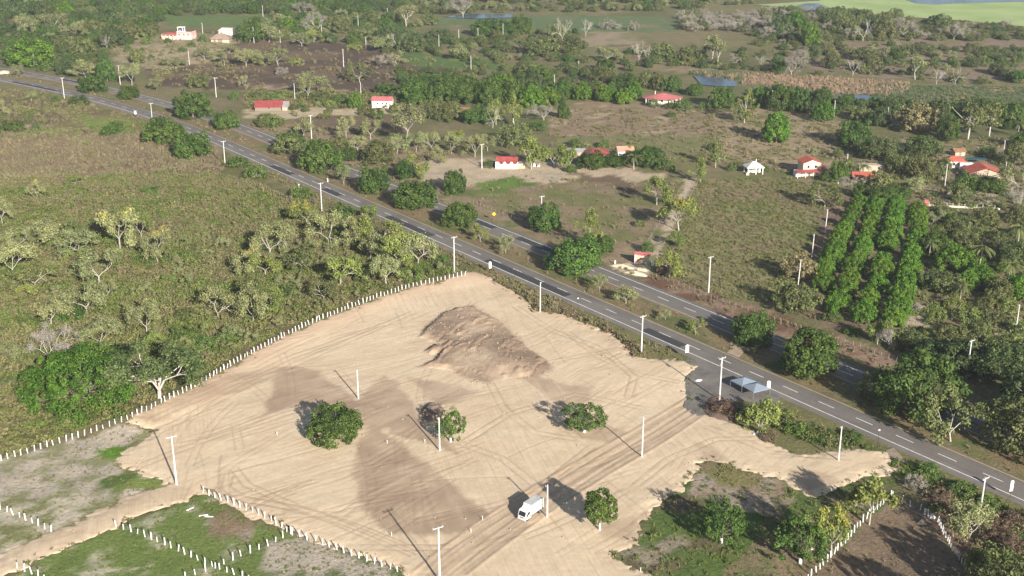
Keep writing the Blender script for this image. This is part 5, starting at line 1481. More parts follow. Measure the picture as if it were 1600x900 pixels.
# arch-fronted white house
e = house(792, 262, 9.5, 6, 2.6, -.03, 'gable', 'roof_red', 'wall_white', 'small white house with a scalloped front wall and deep red roof', rise=1.6, over=.15, name='house')
pf = [(-5.0, -.4), (5.0, -.4), (5.0, 3.1)]
for x0 in (2.0, -1.0, -4.0):
    pf += [(x0 + 2.7, 3.1), (x0 + 2.5, 2.4), (x0 + 1.7, 2.0), (x0 + .9, 2.2), (x0 + .5, 3.1)]
pf += [(-5.0, 3.1)]
MB().prism(pf, -2.0, -1.75).build('scalloped_front', M['wall_white'], e)
MB().box(5.02, 8.0, -1.6, 2.5, -.3, 2.3).build('annexe', M['wall_tan'], e)
MB().prism([(-2.2, 2.45), (.0, 3.0), (.0, 3.1), (-2.2, 2.55)], -4.9, 4.9, 'x').build('porch_roof', M['roof_red'], e)
P = at(838, 260)
for prof, lab in (([(-1.6, -.2), (-.2, -.2), (-.4, 1.2), (-1.2, 1.5)], 'whitewashed block in the yard right of the white house, the left of two'), ([(.3, -.2), (1.7, -.2), (1.4, 1.4), (.6, 1.3)], 'whitewashed block in the yard right of the white house, the right of two')):
    tag(MB().prism(prof, -.5, .5).build('whitewashed_block', M['limewash'], None, tuple(P)), lab, 'block', 'whitewashed blocks in the yard')
e = house(935, 250, 10, 8, 2.6, .1, 'hip', 'roof_red', 'wall_tan', 'house with a deep red hip roof behind the dark hedge', rise=1.9, over=.7, doors=((0, 1, 0, 2),), wins=((-3, 1, 1, 2), (3, 1, 1, 2)))
e = house(900, 245, 8, 6, 2.3, 0, 'gable', 'roof_grey', 'wall_tan', 'low hut with a grey roof left of the deep red roof', rise=.9, doors=((0, 1, 0, 2),), name='hut')
e = house(978, 248, 7.5, 5, 3.4, .15, 'gable', 'roof_salmon', 'wall_white', 'white house with a salmon roof behind the banana hedge', rise=1.9, over=.3, wins=((2.4, .8, 1.3, 2.2), (-1, .8, 1.3, 2.2)), sides=((1, 2.5, .8, 1.4, 2.3),))
# grey kiosk with pyramid roof
P = at(1177, 270)
e = empty('kiosk', P, .12, 'open kiosk with a pale grey pyramid roof on white columns', 'kiosk')
b_ = MB(); b_.add([(-4, -3.4, 3.0), (4, -3.4, 3.0), (4, 3.4, 3.0), (-4, 3.4, 3.0), (-.5, 0, 5.2), (.5, 0, 5.2), (-4, -3.4, 2.85), (4, -3.4, 2.85), (4, 3.4, 2.85), (-4, 3.4, 2.85)], [(0, 1, 5, 4), (1, 2, 5), (2, 3, 4, 5), (3, 0, 4), (0, 6, 7, 1), (1, 7, 8, 2), (2, 8, 9, 3), (3, 9, 6, 0), (9, 8, 7, 6)])
rf = b_.build('roof', M['roof_white'], e)
MB().box(.8, 1.1, -.1, .2, 4.8, 6.0).build('chimney', M['wall_white'], rf)
for x in (-3.3, 0.2, 3.2):
    for y in (-2.9, 2.8): MB().box(x - .18, x + .18, y - .18, y + .18, -.4, 2.85).build('column', M['wall_white'], e)
MB().box(-1.8, 3.4, .5, 2.4, -.4, 1.9).build('counter', M['wall_white'], e)
MB().prism([(-4.4, -.3), (-3.0, -.3), (-3.1, .9), (-3.6, 1.3), (-4.1, .9)], -3.6, -3.3).build('side_wing_wall', M['wall_white'], e)
# two-storey orange-roofed house
e = house(1268, 275, 8, 7, 5.6, .12, 'gabley', 'roof_orange', 'wall_cream', 'two-storey cream house with an orange gable roof and red porch', rise=1.6, over=.5, wins=((-1.7, .9, 3.6, 4.7), (1.5, .9, 3.6, 4.7)), doors=((-1, .9, 0, 2.1),))
porch(e, -7.6, 3.5, -3.2, -.05, 2.9, 'roof_red', 4)
MB().prism([(-.8, 2.3), (6, 3.0), (6, 3.12), (-.8, 2.42)], 4.55, 7.2, 'x').build('side_roof', M['roof_red'], e)
MB().box(-7.2, -4.02, -.4, 3, -.4, 2.3).build('side_room', M['wall_white'], e)
e = house(1350, 285, 9, 5.5, 2.5, -.15, 'gable', 'roof_orange', 'wall_tan', 'low house with an orange roof beside the leafless tree', rise=1.2, over=.6, doors=((2, .9, 0, 2),), wins=((-2, .9, 1, 1.9),))
e = house(1362, 268, 11, 4, 2.6, -.08, 'flat', 'wall_tan', 'wall_tan', 'flat tan walled shed behind the low orange-roofed house', over=.2, wins=((3, .9, 1.2, 2), (-2, .9, 1.2, 2)), name='shed')
e = house(1492, 262, 8.5, 6, 3.0, -.12, 'hip', 'roof_orange', 'wall_white', 'white house with a small orange hip roof left of the big roof', rise=1.7, over=.4, wins=((-2.8, .9, 1, 2.2), (-.6, .9, 1, 2.2), (1.6, .9, 1, 2.2)))
MB().box(1.5, 7.2, -2.6, -.08, -.4, 2.7).build('white_annexe', M['wall_white'], e)
for x in (3.2, 5.8):
    f = MB().box(x - .6, x + .6, -2.66, -2.602, .9, 2.0).build('window', M['wall_cream'], e); MB().box(x - .5, x + .5, -2.68, -2.662, 1, 1.9).build('pane', M['glass'], f)
e = house(1540, 281, 13.5, 10, 2.7, -.08, 'gabley', 'roof_orange', 'wall_tan', 'long house under a big two-pitched faded orange roof', rise=2.3, over=.7, doors=((-3, 1, 0, 2.1), (3, 1, 0, 2.1)))
P = at(1526, 256); e = empty('tarp_shelter', P, -.1, 'low shelter with teal tarpaulin roof behind the big orange roof', 'shelter')
MB().box(-4.4, 4.4, 0, 3.4, 1.9, 2.05).build('tarp_roof', M['teal'], e)
for x in (-4.1, 0, 4.1):
    for y in (.3, 3.1): MB().tube((x, y, -.3), (x, y, 1.9), .07, .06, 6).build('post', M['wood'], e)
e = house(1500, 244, 5, 4, 2.0, .2, 'gable', 'rust', 'wall_tan', 'small brown-roofed hut behind the white house with orange roof', rise=1.2, doors=((0, 1, 0, 1.8),), name='hut')
# long low wall with red gatehouse pillar and little posts
P0, P1 = at(1450, 322), at(1562, 328)
rz = math.atan2(P1[1] - P0[1], P1[0] - P0[0]); L = float(np.linalg.norm((P1 - P0)[:2]))
e = empty('low_wall', P0, rz, 'long low cream wall with a red end pillar above the plantation', 'wall')
MB().box(0, L, -.15, .15, -.4, .7).build('wall_body', M['wall_cream'], e)
MB().box(-1.6, -.02, -.6, .6, -.4, 2.6).build('end_pillar', M['roof_pink'], e)
for k in range(12): MB().box(L * k / 12 + .3, L * k / 12 + .45, .16, .31, -.3, 1.7).build('wall_post', M['concrete'], e)
# painted entrance wall at the driveway
P = at(1003, 413)
e = empty('painted_gateway', P, -.32, 'driveway entrance wall painted with bright diagonal shapes under a pink roof', 'gateway')
MB().box(-1.9, 2.6, -.15, .15, -.3, 3.2).build('wall', M['wall_cream'], e)
MB().box(-2.6, -1.92, -.3, .4, -.3, 3.4).build('pillar', M['wall_white'], e)
MB().box(3.3, 4.1, -.3, .4, -.3, 2.0).build('pillar', M['wall_white'], e)
MB().prism([(-.35, 3.21), (1.3, 3.9), (1.3, 4.02), (-.35, 3.33)], -2.8, 2.9, 'x').build('roof', M['roof_pink'], e)
pr2 = [('mural_green', (.30, .44, .20)), ('mural_red', (.42, .07, .06)), ('mural_pink', (.62, .30, .28)), ('mural_lime', (.60, .64, .30)), ('mural_teal', (.16, .36, .24))]
MM = [plain(n, c, .8, 2, .15) for n, c in pr2]
for mi, prof in ((3, [(-1.85, 1.5), (-.5, 2.6), (-.9, 3.1), (-1.85, 3.1)]), (1, [(-1.85, .5), (-1.85, 1.4), (-.4, 2.5), (.3, 2.2)]), (2, [(-.3, 1.6), (.4, 1.3), (1.4, 3.0), (.6, 3.0)]), (0, [(.5, 1.2), (2.5, 1.7), (2.5, 3.0), (1.5, 3.0)]), (1, [(.2, .6), (1.0, .6), (2.5, 1.6), (.45, 1.1)]), (4, [(-.3, 0), (2.5, 0), (2.5, 1.4), (1.1, .55), (-.2, .55)]), (3, [(-1.85, 0), (-.4, 0), (-.3, 1.1), (-1.1, .9)])):
    MB().prism(prof, -.165, -.152).build('mural_shape', MM[mi], e)


def mound(name, px, py, rx, ry, h, mat, label, cat, seed, rz=0.0):
    P = at(px, py)
    r = np.random.default_rng(seed)
    n, k = 22, 7
    V, F = [], []
    for j in range(k + 1):
        q = j / k
        for i in range(n):
            a = 2 * math.pi * i / n
            w_ = 1 + .18 * math.sin(2 * a + seed) + .1 * math.sin(5 * a + seed * 2) + .05 * r.normal()
            V.append((rx * (1 - q) * w_ * math.cos(a) + .02, ry * (1 - q) * w_ * math.sin(a), -.15 + (h + .15) * (1 - (1 - q) ** 1.7) * (1 + .10 * r.normal())))
    for j in range(k):
        for i in range(n):
            F.append((j * n + i, j * n + (i + 1) % n, (j + 1) * n + (i + 1) % n, (j + 1) * n + i))
    o = link(name, mesh_np(name, V, F, mat, None, True), None, tuple(P))
    o.rotation_euler = (0, 0, rz)
    return tag(o, label, cat)


M['clod'] = plain('sandy_clod', (.37, .27, .19), .95, 2, .3)
M['palesand'] = plain('pale_roadside_sand', (.62, .53, .38), .95, .8, .2)
M['soilheap'] = plain('dark_soil', (.16, .115, .085), .95, .8, .4)
mound('sand_heap', 972, 417, 4.2, 1.7, .9, M['palesand'], 'long pale sand heap at the roadside left of the painted gateway', 'heap', 1, -.5)
mound('sand_heap', 994, 428, 4.2, 1.9, .9, M['palesand'], 'pale sand heap on the road edge in front of the painted gateway', 'heap', 2, -.5)
mound('sand_heap', 1000, 421, 3.6, 1.4, .6, M['palesand'], 'low pale sand heap right at the foot of the painted gateway', 'heap', 3, -.5)
mound('soil_heap', 1133, 645, 6.0, 5.0, 1.5, M['soilheap'], 'dark brown soil heap beside the tall pole with a transformer', 'heap', 4)
mound('spoil_heap', 5, 114, 6, 4, 1.4, M['palesand'], 'pale heap beside the far bend of the highway', 'heap', 5)
mound('concrete_chunk', 1091, 595, 1.6, 1.1, .4, M['limewash'], 'pale broken slab on the dark gravel apron', 'slab', 6)

# ------------------------------------------------------------------ box truck
P = at(828, 806)
A, B = g0(1000, 690)[:2], g0(790, 830)[:2]
hd = math.atan2(B[1] - A[1], B[0] - A[0])
e = empty('box_truck', P, hd, 'white box truck driving down the rutted sand track', 'truck')
TZ = .0
# x forward; cab in front
MB().box(-3.3, .85, -1.12, 1.12, .95, 3.25).build('cargo_box', M['white'], e)
M['box_roof'] = plain('dirty_box_roof', (.50, .50, .49), .6, .9, .25)
MB().box(-3.26, .81, -1.08, 1.08, 3.252, 3.30).build('box_roof', M['box_roof'], e)
for y0_, y1_ in ((-1.15, -1.122), (1.122, 1.15)):
    MB().box(-3.3, .85, y0_, y1_, .97, 1.1).build('side_rail', M['steel'], e)
cab = MB(); cab.prism([(.95, .55), (2.75, .55), (2.85, 1.25), (2.45, 2.25), (2.2, 2.45), (.95, 2.5)], -1.02, 1.02)
cab = cab.build('cab', M['white'], e)
MB().prism([(.97, 2.52), (1.9, 2.5), (1.0, 3.1)], -.85, .85).build('wind_deflector', M['white'], cab)
MB().add([(2.868, -.9, 1.3), (2.868, .9, 1.3), (2.485, .84, 2.2), (2.485, -.84, 2.2), (2.84, -.9, 1.29), (2.84, .9, 1.29), (2.45, .84, 2.2), (2.45, -.84, 2.2)], [(0, 1, 2, 3), (7, 6, 5, 4), (0, 4, 5, 1), (1, 5, 6, 2), (2, 6, 7, 3), (3, 7, 4, 0)]).build('windscreen', M['glass'], cab)
for s in (-1, 1):
    y0_, y1_ = sorted((s * 1.022, s * 1.035))
    d_ = MB().prism([(1.25, .75), (2.45, .75), (2.5, 1.35), (2.15, 2.2), (1.25, 2.22)], y0_, y1_).build('door', M['white'], cab)
    y0_, y1_ = sorted((s * 1.037, s * 1.05))
    MB().prism([(1.35, 1.4), (2.4, 1.4), (2.08, 2.12), (1.35, 2.14)], y0_, y1_).build('side_window', M['glass'], d_)
    y0_, y1_ = sorted((s * 1.037, s * 1.07))
    MB().box(1.32, 1.5, y0_, y1_, 1.15, 1.22).build('handle', M['dark'], d_)
    MB().box(2.45, 2.55, *sorted((s * 1.1, s * 1.35)), 1.35, 1.85).build('mirror', M['dark'], cab)
    MB().box(2.83, 2.87, *sorted((s * .55, s * .92)), .82, 1.05).build('headlight', plain('lamp_glass', (.7, .7, .68), .2), cab)
MB().box(2.8, 2.95, -1.03, 1.03, .42, .74).build('bumper', M['white'], e)
MB().box(2.852, 2.88, -.45, .45, .8, 1.08).build('grille', M['steel'], cab)
MB().box(-3.2, 2.4, -.5, .5, .5, .93).build('chassis', M['dark'], e)
MB().box(-3.38, -3.31, -1.0, 1.0, .5, .72).build('rear_bumper', M['dark'], e)
wt = MB().tube((0, -.14, 0), (0, .14, 0), .40, .40, 18).mesh('tyre', M['tyre'])
wr = MB().tube((0, -.15, 0), (0, .15, 0), .22, .22, 12).mesh('rim', M['steel'])
for x, y in ((2.0, .86), (2.0, -.86), (-2.2, .86), (-2.2, -.86)):
    w_ = empty('wheel', (x, y, .40)); w_.parent = e
    link('tyre', wt, w_); link('rim', wr, w_)

# ------------------------------------------------------------------ two shade tents
M['tent'] = plain('blue_grey_canvas', (.21, .25, .30), .6, 1.2, .1)


def tent(Lp, Np, Rp, label):
    a, n_, c_ = (np.array(g0(*p)) for p in (Lp, Np, Rp))
    C_ = (a + c_) / 2
    sx_, sy_ = 1.1 * np.linalg.norm(c_ - n_), 1.1 * np.linalg.norm(a - n_)
    rz = math.atan2(c_[1] - n_[1], c_[0] - n_[0])
    e = empty('shade_tent', (C_[0], C_[1], .1), rz, label, 'tent', 'shade tents by the road')
    hx, hy = sx_ / 2, sy_ / 2
    b_ = MB(); b_.add([(-hx, -hy, 2.1), (hx, -hy, 2.1), (hx, hy, 2.1), (-hx, hy, 2.1), (0, 0, 3.15), (-hx, -hy, 1.9), (hx, -hy, 1.9), (hx, hy, 1.9), (-hx, hy, 1.9)],
                      [(0, 1, 4), (1, 2, 4), (2, 3, 4), (3, 0, 4), (0, 5, 6, 1), (1, 6, 7, 2), (2, 7, 8, 3), (3, 8, 5, 0)])
    b_.build('canopy', M['tent'], e)
    for x in (-hx + .05, hx - .05):
        for y in (-hy + .05, hy - .05): MB().tube((x, y, -.1), (x, y, 2.0), .04, .04, 6).build('leg', M['steel'], e)
    return e


tent((1142, 606), (1159, 614.5), (1180, 608), 'blue-grey peaked shade tent by the road, the left one of two')
tent((1160, 614.5), (1177, 624.5), (1201, 618.5), 'blue-grey peaked shade tent by the road, the right one of two')

# ------------------------------------------------------------------ road signs, posts and small things
M['sign_yellow'] = plain('sign_yellow', (.75, .45, .03), .5, 2, .1)
BN = math.atan2(RD[1], RD[0])


def sign(px, py, h, shape, w, ph_, rz, label, mat='white', post='dark'):
    P = at(px, py)
    e = empty('road_sign', P, rz, label, 'sign')
    MB().tube((0, .06, -.2), (0, .06, h), .045, .045, 6).build('post', M[post], e)
    if shape == 'rect':
        p = [(-w / 2, h - ph_), (w / 2, h - ph_ + .1), (w / 2, h - .1), (0, h + .15), (-w / 2, h)]
    elif shape == 'diamond':
        p = [(0, h - w * 1.41), (w * .705, h - w * .705), (0, h), (-w * .705, h - w * .705)]
    else:
        p = [(w / 2 * math.cos(2 * math.pi * k / 16), h - w / 2 + w / 2 * math.sin(2 * math.pi * k / 16)) for k in range(16)]
    pl = MB().prism(p, -.02, .02).build('plate', M[mat], e)
    return e, pl


sign(766, 427, 4.0, 'rect', .85, 2.3, 0.25, 'tall white sign plate on a post beside the top corner of the sand')
sign(1073, 561, 4.2, 'rect', .95, 2.3, 0.25, 'tall white sign plate at the roadside left of the shade tents')
sign(1200, 617, 3.9, 'rect', 1.0, 2.1, 0.25, 'white sign plate on a post just right of the shade tents')
sign(1578, 779, 4.4, 'rect', .8, 2.6, 0.25, 'tall white sign plate at the right edge of the photo')
sign(212, 183, 3.2, 'rect', 1.1, 1.7, 0.25, 'small white sign plate on the verge of the far road bend')
e, pl = sign(772, 346, 3.8, 'diamond', 1.2, 0, -.1, 'yellow diamond warning sign between far road and dry field', 'sign_yellow', 'wood')
MB().box(-.05, .05, -.032, -.022, 2.65, 3.25).build('bend_symbol', M['dark'], pl)
sign(1306, 549, 2.4, 'round', 1.4, 0, -.4, 'round white sign facing the far road above the big median tree', 'white', 'post')
sign(1371, 699, 4.8, 'round', .45, 0, 0.2, 'thin dark post with a small white disc by the sand tongue')
sign(903, 486, 4.4, 'round', .45, 0, 0.2, 'thin dark post with a small white disc above the sand')


def kmpost(px, py, label, h=1.1):
    e = empty('marker_post', at(px, py), .3, label, 'marker')
    MB().prism([(-.22, -.2), (.22, -.2), (.22, h - .15), (0, h), (-.22, h - .15)], -.12, .12).build('stone', M['limewash'], e)
    MB().box(-.35, .35, -.3, .3, -.2, .12).build('plinth', M['concrete'], e)


kmpost(467, 293, 'small white marker post on the near verge by the fence corner', 1.6)
kmpost(512, 284, 'small pale marker post on the median by the thin scrub tree', 1.5)
kmpost(961, 413, 'small white marker post left of the roadside sand heaps', 1.5)
kmpost(1445, 803, 'stubby white boundary stone in the gap of the brown enclosure fence', 1.4)
# loose pale boulders by the sand edge, felled posts in the patchy plot
for i, (px, py, r_, lab) in enumerate(((1185, 676, .7, 'larger white boulder at the sand edge below the yellow-green bush'), (1193, 682, .55, 'smaller white boulder right beside the larger one at the sand edge'), (1178, 679, .4, 'small pale stone left of the two white boulders'),
                                       (1456, 808, .9, 'pale rock in the corner gap of the brown enclosure'), (1249, 876, .35, 'whitewashed stone at the foot of the dark tree by the enclosure'), (1268, 858, .4, 'white bucket-sized stone beside the dark tree'), (1291, 866, .4, 'white stone under the golden blossomed tree'), (1440, 818, .9, 'tan earth lump inside the brown enclosure'))):
    o = mound('boulder', px, py, r_, r_ * .8, r_ * .9, M['limewash'] if 'tan' not in lab else M['palesand'], lab, 'stone', 20 + i)
for i, (px, py, a_, lab) in enumerate(((318, 806, .3, 'felled white post lying in the patchy plot, uppermost of three'), (327, 808, -.1, 'felled white post lying flat furthest right in the patchy plot'), (297, 796, .9, 'felled white post lying nearest the track in the patchy plot'))):
    P = at(px, py)
    o = MB().prism([(-.95, .02), (.95, .02), (.95, .22), (-.95, .26)], -.11, .11).build('felled_post', M['post'], None, (P[0], P[1], P[2] + .02))
    o.rotation_euler = (0, 0, a_)
    tag(o, lab, 'post')
# survey stakes on the sand
ST_ = [(433, 680), (605, 693), (664, 692), (612, 838), (736, 832), (754, 812), (1001, 893)]
for i, p in enumerate(sorted(ST_)):
    P = at(*p)
    o = MB().prism([(-.05, -.2), (.05, -.2), (.05, .9), (0, 1.0), (-.05, .9)], -.04, .04).build('survey_stake', M['post'], None, tuple(P))
    tag(o, 'thin white survey stake on the sand, ' + ORD[i + 1] + ' from the left', 'stake', 'survey stakes on the sand')

# ------------------------------------------------------------------ undergrowth, grass, reeds and the far woods: masses nobody could count
srng = np.random.default_rng(77)
pcol = bpy.data.collections.new('undergrowth_kinds')
SP = {}


def sproto(key, me):
    o = bpy.data.objects.new('kind_%02d' % len(SP), me)
    pcol.objects.link(o)
    SP[key] = len(SP)


def small_bush(mat, n=8, per=13, ls=.16, asp=.5, r=.55, h=.5):
    C = np.stack([srng.normal(size=n) * r * .7, srng.normal(size=n) * r * .7, np.abs(srng.normal(size=n)) * h * .5 + .25], 1)
    V, F, t = leaf_quads(srng, C, srng.uniform(.25, .5, n), per, ls, None, 1, (.3, 1.1), .7, .35, asp)
    V[:, 2] = np.maximum(V[:, 2], -.05)
    return mesh_np('small_bush', V, F, M[mat], {'tint': ('FLOAT', t)})


def tuft(mat, n=26, h=.9, r=.45, w=.05):
    a = srng.uniform(0, 6.28, n)
    b0 = np.stack([srng.normal(size=n) * r * .5, srng.normal(size=n) * r * .5, np.zeros(n)], 1)
    lean = np.stack([np.cos(a) * .45, np.sin(a) * .45, np.ones(n)], 1) * (h * srng.uniform(.5, 1.1, n))[:, None]
    s = np.stack([-np.sin(a), np.cos(a), np.zeros(n)], 1) * w
    V = np.stack([b0 - s, b0 + s, b0 + lean + s * .4, b0 + lean - s * .4], 1).reshape(-1, 3)
    return mesh_np('grass_tuft', V, np.arange(n * 4).reshape(-1, 4), M[mat], {'tint': ('FLOAT', np.repeat(srng.uniform(0, 1, n), 4))})


for k in range(3): sproto('g%d' % k, small_bush('s_green'))
for k in range(3): sproto('o%d' % k, small_bush('s_olive'))
for k in range(2): sproto('b%d' % k, small_bush('s_brown', 7, 11, .26, .25))
for k in range(2): sproto('f%d' % k, small_bush('s_bright'))
for k in range(2): sproto('t%d' % k, tuft('s_tan'))
for k in range(2): sproto('w%d' % k, tuft('s_brown', 26, .9, .5, .06))
for k in range(2): sproto('u%d' % k, tuft('s_green', 24, .5, .5, .06))
for k in range(2): sproto('r%d' % k, tuft('reed', 26, 1.8, .9, .10))
for k in range(2): sproto('q%d' % k, tuft('reedg', 26, 1.5, .9, .10))
for kind, key, pi in (('mango', 'M', 1), ('darkg', 'D', 1), ('oliv', 'O', 1), ('scrub', 'S', 1), ('greybare', 'G', 1), ('orchard', 'R', 1), ('scrubg', 'Y', 1)):
    for k, v in enumerate(PROTO[kind][:3]):
        sproto(key + str(k), v[0][pi][1])
KEYS = {}
for k, i in SP.items(): KEYS.setdefault(k[0], []).append(i)

tree = bpy.data.node_groups.new('scatter_kinds', 'GeometryNodeTree')
tree.interface.new_socket('Geometry', in_out='INPUT', socket_type='NodeSocketGeometry')
tree.interface.new_socket('Geometry', in_out='OUTPUT', socket_type='NodeSocketGeometry')
gi, go = tree.nodes.new('NodeGroupInput'), tree.nodes.new('NodeGroupOutput')
ci = tree.nodes.new('GeometryNodeCollectionInfo')
ci.inputs['Collection'].default_value = pcol
ci.inputs['Separate Children'].default_value = True
ci.inputs['Reset Children'].default_value = True
ip = tree.nodes.new('GeometryNodeInstanceOnPoints')
ip.inputs['Pick Instance'].default_value = True


def named(nm, typ):
    n = tree.nodes.new('GeometryNodeInputNamedAttribute')
    n.data_type = typ
    n.inputs['Name'].default_value = nm
    return n.outputs[0]


tree.links.new(gi.outputs[0], ip.inputs['Points'])
tree.links.new(ci.outputs[0], ip.inputs['Instance'])
tree.links.new(named('pid', 'INT'), ip.inputs['Instance Index'])
tree.links.new(named('rot', 'FLOAT_VECTOR'), ip.inputs['Rotation'])
tree.links.new(named('siz', 'FLOAT_VECTOR'), ip.inputs['Scale'])
tree.links.new(ip.outputs[0], go.inputs[0])
HOUSES = [np.array(o.location[:2]) for o in COL.objects if o.get('category') in ('house', 'kiosk', 'gateway', 'shelter', 'tent')]
NOGO = [W(p) for p in ([(1083, 118), (1128, 121), (1154, 126), (1150, 137), (1096, 134)], [(1308, 149), (1380, 150), (1382, 159), (1316, 161)], [(1180, 6), (1290, -8), (1900, -40), (1900, 40), (1600, 41), (1480, 31), (1285, 19)],
                       [(1060, 560), (1092, 560), (1220, 620), (1215, 634), (1120, 645), (1070, 650)], [(690, 26), (800, 21), (800, 29), (740, 31)], [(1012, 398), (1078, 276), (1092, 278), (1030, 400)])]


def scatter(name, label, cat, zones):
    pts, pid, rot, siz = [], [], [], []
    for poly, dens, mix, (s0, s1), clump in zones:
        P = np.array(W(poly))
        x0, y0 = P.min(0); x1, y1 = P.max(0)
        n = int((x1 - x0) * (y1 - y0) * dens)
        n = min(n, 400000)
        x, y = srng.uniform(x0, x1, n), srng.uniform(y0, y1, n)
        k = inpoly(x, y, [tuple(p) for p in P])
        if clump:
            k &= (fbm(x / clump, y / clump, 501) * .5 + .5) > srng.uniform(.15, .75, n)
        t, o = road_to(x, y)
        k &= ~((o > -23) & (o < -10.6)) & ~((o > -1.9) & (o < 10.6))
        for q in NOGO: k &= ~inpoly(x, y, q)
        for hpos in HOUSES: k &= (x - hpos[0]) ** 2 + (y - 3 - hpos[1]) ** 2 > 36
        x, y = x[k], y[k]
        if len(x) == 0: continue
        z = terrain(x, y)
        nb = (y > 150) & (y < 420) & (np.abs(x) < 170)
        ok = np.ones(len(x), bool)
        if nb.any():
            ok[nb] = sand_sd(x[nb], y[nb]) < -.25
        x, y, z = x[ok], y[ok], z[ok]
        m_ = len(x)
        keys = list(mix); pw = np.array([mix[q] for q in keys], float); pw /= pw.sum()
        # kinds keep together in patches: noise shifts the draw
        dr = np.clip(srng.uniform(0, 1, m_) * .62 + .38 * smooth(fbm(x / 16, y / 16, 601) * .9 + .5), 0, .9999)
        ki = np.searchsorted(np.cumsum(pw), dr)
        ids = np.array([KEYS[keys[min(q, len(keys) - 1)]][srng.integers(len(KEYS[keys[min(q, len(keys) - 1)]]))] for q in ki], np.int32)
        s = srng.uniform(s0, s1, m_) * srng.uniform(.7, 1.25, m_)
        pts.append(np.stack([x, y, z - .02], 1)); pid.append(ids)
        rot.append(np.stack([np.zeros(m_), np.zeros(m_), srng.uniform(0, 6.28, m_)], 1))
        siz.append(np.stack([s, s, s * srng.uniform(.7, 1.2, m_)], 1))
    pts, pid, rot, siz = np.concatenate(pts), np.concatenate(pid), np.concatenate(rot), np.concatenate(siz)
    me = bpy.data.meshes.new(name)
    me.vertices.add(len(pts)); me.vertices.foreach_set('co', pts.astype(np.float32).ravel())
    me.attributes.new('pid', 'INT', 'POINT').data.foreach_set('value', pid)
    me.attributes.new('rot', 'FLOAT_VECTOR', 'POINT').data.foreach_set('vector', rot.astype(np.float32).ravel())
    me.attributes.new('siz', 'FLOAT_VECTOR', 'POINT').data.foreach_set('vector', siz.astype(np.float32).ravel())
    me.update()
    o = link(name, me)
    md = o.modifiers.new('scatter', 'NODES'); md.node_group = tree
    tag(o, label, cat, kind='stuff')
    print('STUFF', name, len(pts))
    return o


scatter('undergrowth', 'tangled green and brown scrub covering the wild field', 'undergrowth', [
    ([(-330, 290), (330, 270), (400, 285), (480, 322), (715, 430), (640, 446), (540, 480), (440, 523), (350, 573), (250, 627), (150, 668), (0, 715), (-330, 790)], .50, {'b': 1.5, 'w': 1.0, 'o': 3.8, 'g': 5, 'f': 1.2}, (.75, 1.6), 0),
    ([(-60, 420), (200, 400), (450, 420), (440, 520), (250, 625), (0, 712), (-70, 735)], .11, {'o': 2.6, 'g': 3, 'f': .6}, (1.2, 2.3), 9),
    ([(-330, 205), (330, 212), (352, 262), (330, 290), (-330, 300)], .55, {'w': 4, 'b': 2, 't': 2.4, 'o': 1.6}, (.7, 1.2), 0),
    ([(-330, 135), (60, 142), (150, 166), (240, 192), (300, 212), (-330, 215)], .16, {'b': 2, 'o': 2, 'g': 2, 't': 1}, (.9, 1.8), 12)])
scatter('verge_weeds', 'dry weeds and low shrubs along the highway verges and median', 'weeds', [
    ([(380, 248), (500, 300), (800, 434), (1000, 522), (1060, 555), (1000, 560), (960, 526), (880, 492), (780, 448), (715, 428), (480, 320)], .55, {'w': 2.5, 'o': 2.5, 'b': 2, 'g': 1.2}, (.6, 1.25), 6),
    ([(765, 436), (800, 450), (860, 476), (930, 502), (990, 540), (1010, 556), (985, 560), (940, 522), (850, 492), (790, 462)], 1.1, {'b': 3, 'o': 2, 'w': 2, 'g': 1}, (.8, 1.5), 0),
    ([(0, 110), (380, 203), (800, 380), (1200, 543), (1700, 745), (1750, 830), (1200, 577), (800, 411), (400, 235), (0, 126)], .16, {'w': 2.5, 't': 2, 'o': 1.5, 'u': 1.5}, (.5, 1.0), 8),
    ([(1205, 640), (1330, 690), (1450, 735), (1620, 812), (1640, 900), (1560, 830), (1450, 770), (1400, 735), (1300, 702), (1215, 672)], .75, {'g': 3, 'f': 2, 'o': 1.4, 'b': .8}, (.7, 1.4), 0),
    ([(930, 412), (1040, 448), (1200, 512), (1395, 578), (1400, 562), (1260, 512), (1110, 462), (1010, 424)], .30, {'b': 3, 'w': 3, 'o': .8}, (.5, 1.1), 5),
    ([(1440, 775), (1500, 770), (1640, 840), (1660, 990), (1530, 990), (1500, 870)], .55, {'b': 3.2, 'w': 1, 'o': 1.2, 'g': .8}, (.9, 1.8), 7)])
scatter('meadow_grass', 'patchy grass on the sandy lots in front', 'grass', [
    ([(-300, 800), (0, 724), (200, 666), (238, 674), (186, 714), (262, 757), (190, 778), (0, 866), (-300, 1000)], .55, {'u': 3, 'w': 1.6, 't': 1, 'g': .3}, (.3, .65), 3),
    ([(10, 908), (190, 822), (313, 774), (455, 837), (640, 903), (600, 990), (0, 990)], 1.2, {'u': 5, 'g': .6, 'w': .8}, (.3, .65), 3),
    ([(955, 865), (1000, 842), (1090, 722), (1140, 724), (1240, 767), (1395, 745), (1395, 776), (1260, 900), (1240, 990), (1050, 990)], .55, {'u': 4, 'g': 1.5, 'w': 1.5, 'o': .6}, (.5, .95), 6),
    ([(1275, 895), (1392, 780), (1440, 796), (1515, 895), (1530, 990), (1200, 990)], .20, {'w': 3, 'b': 1, 'u': .6}, (.4, .8), 6)])
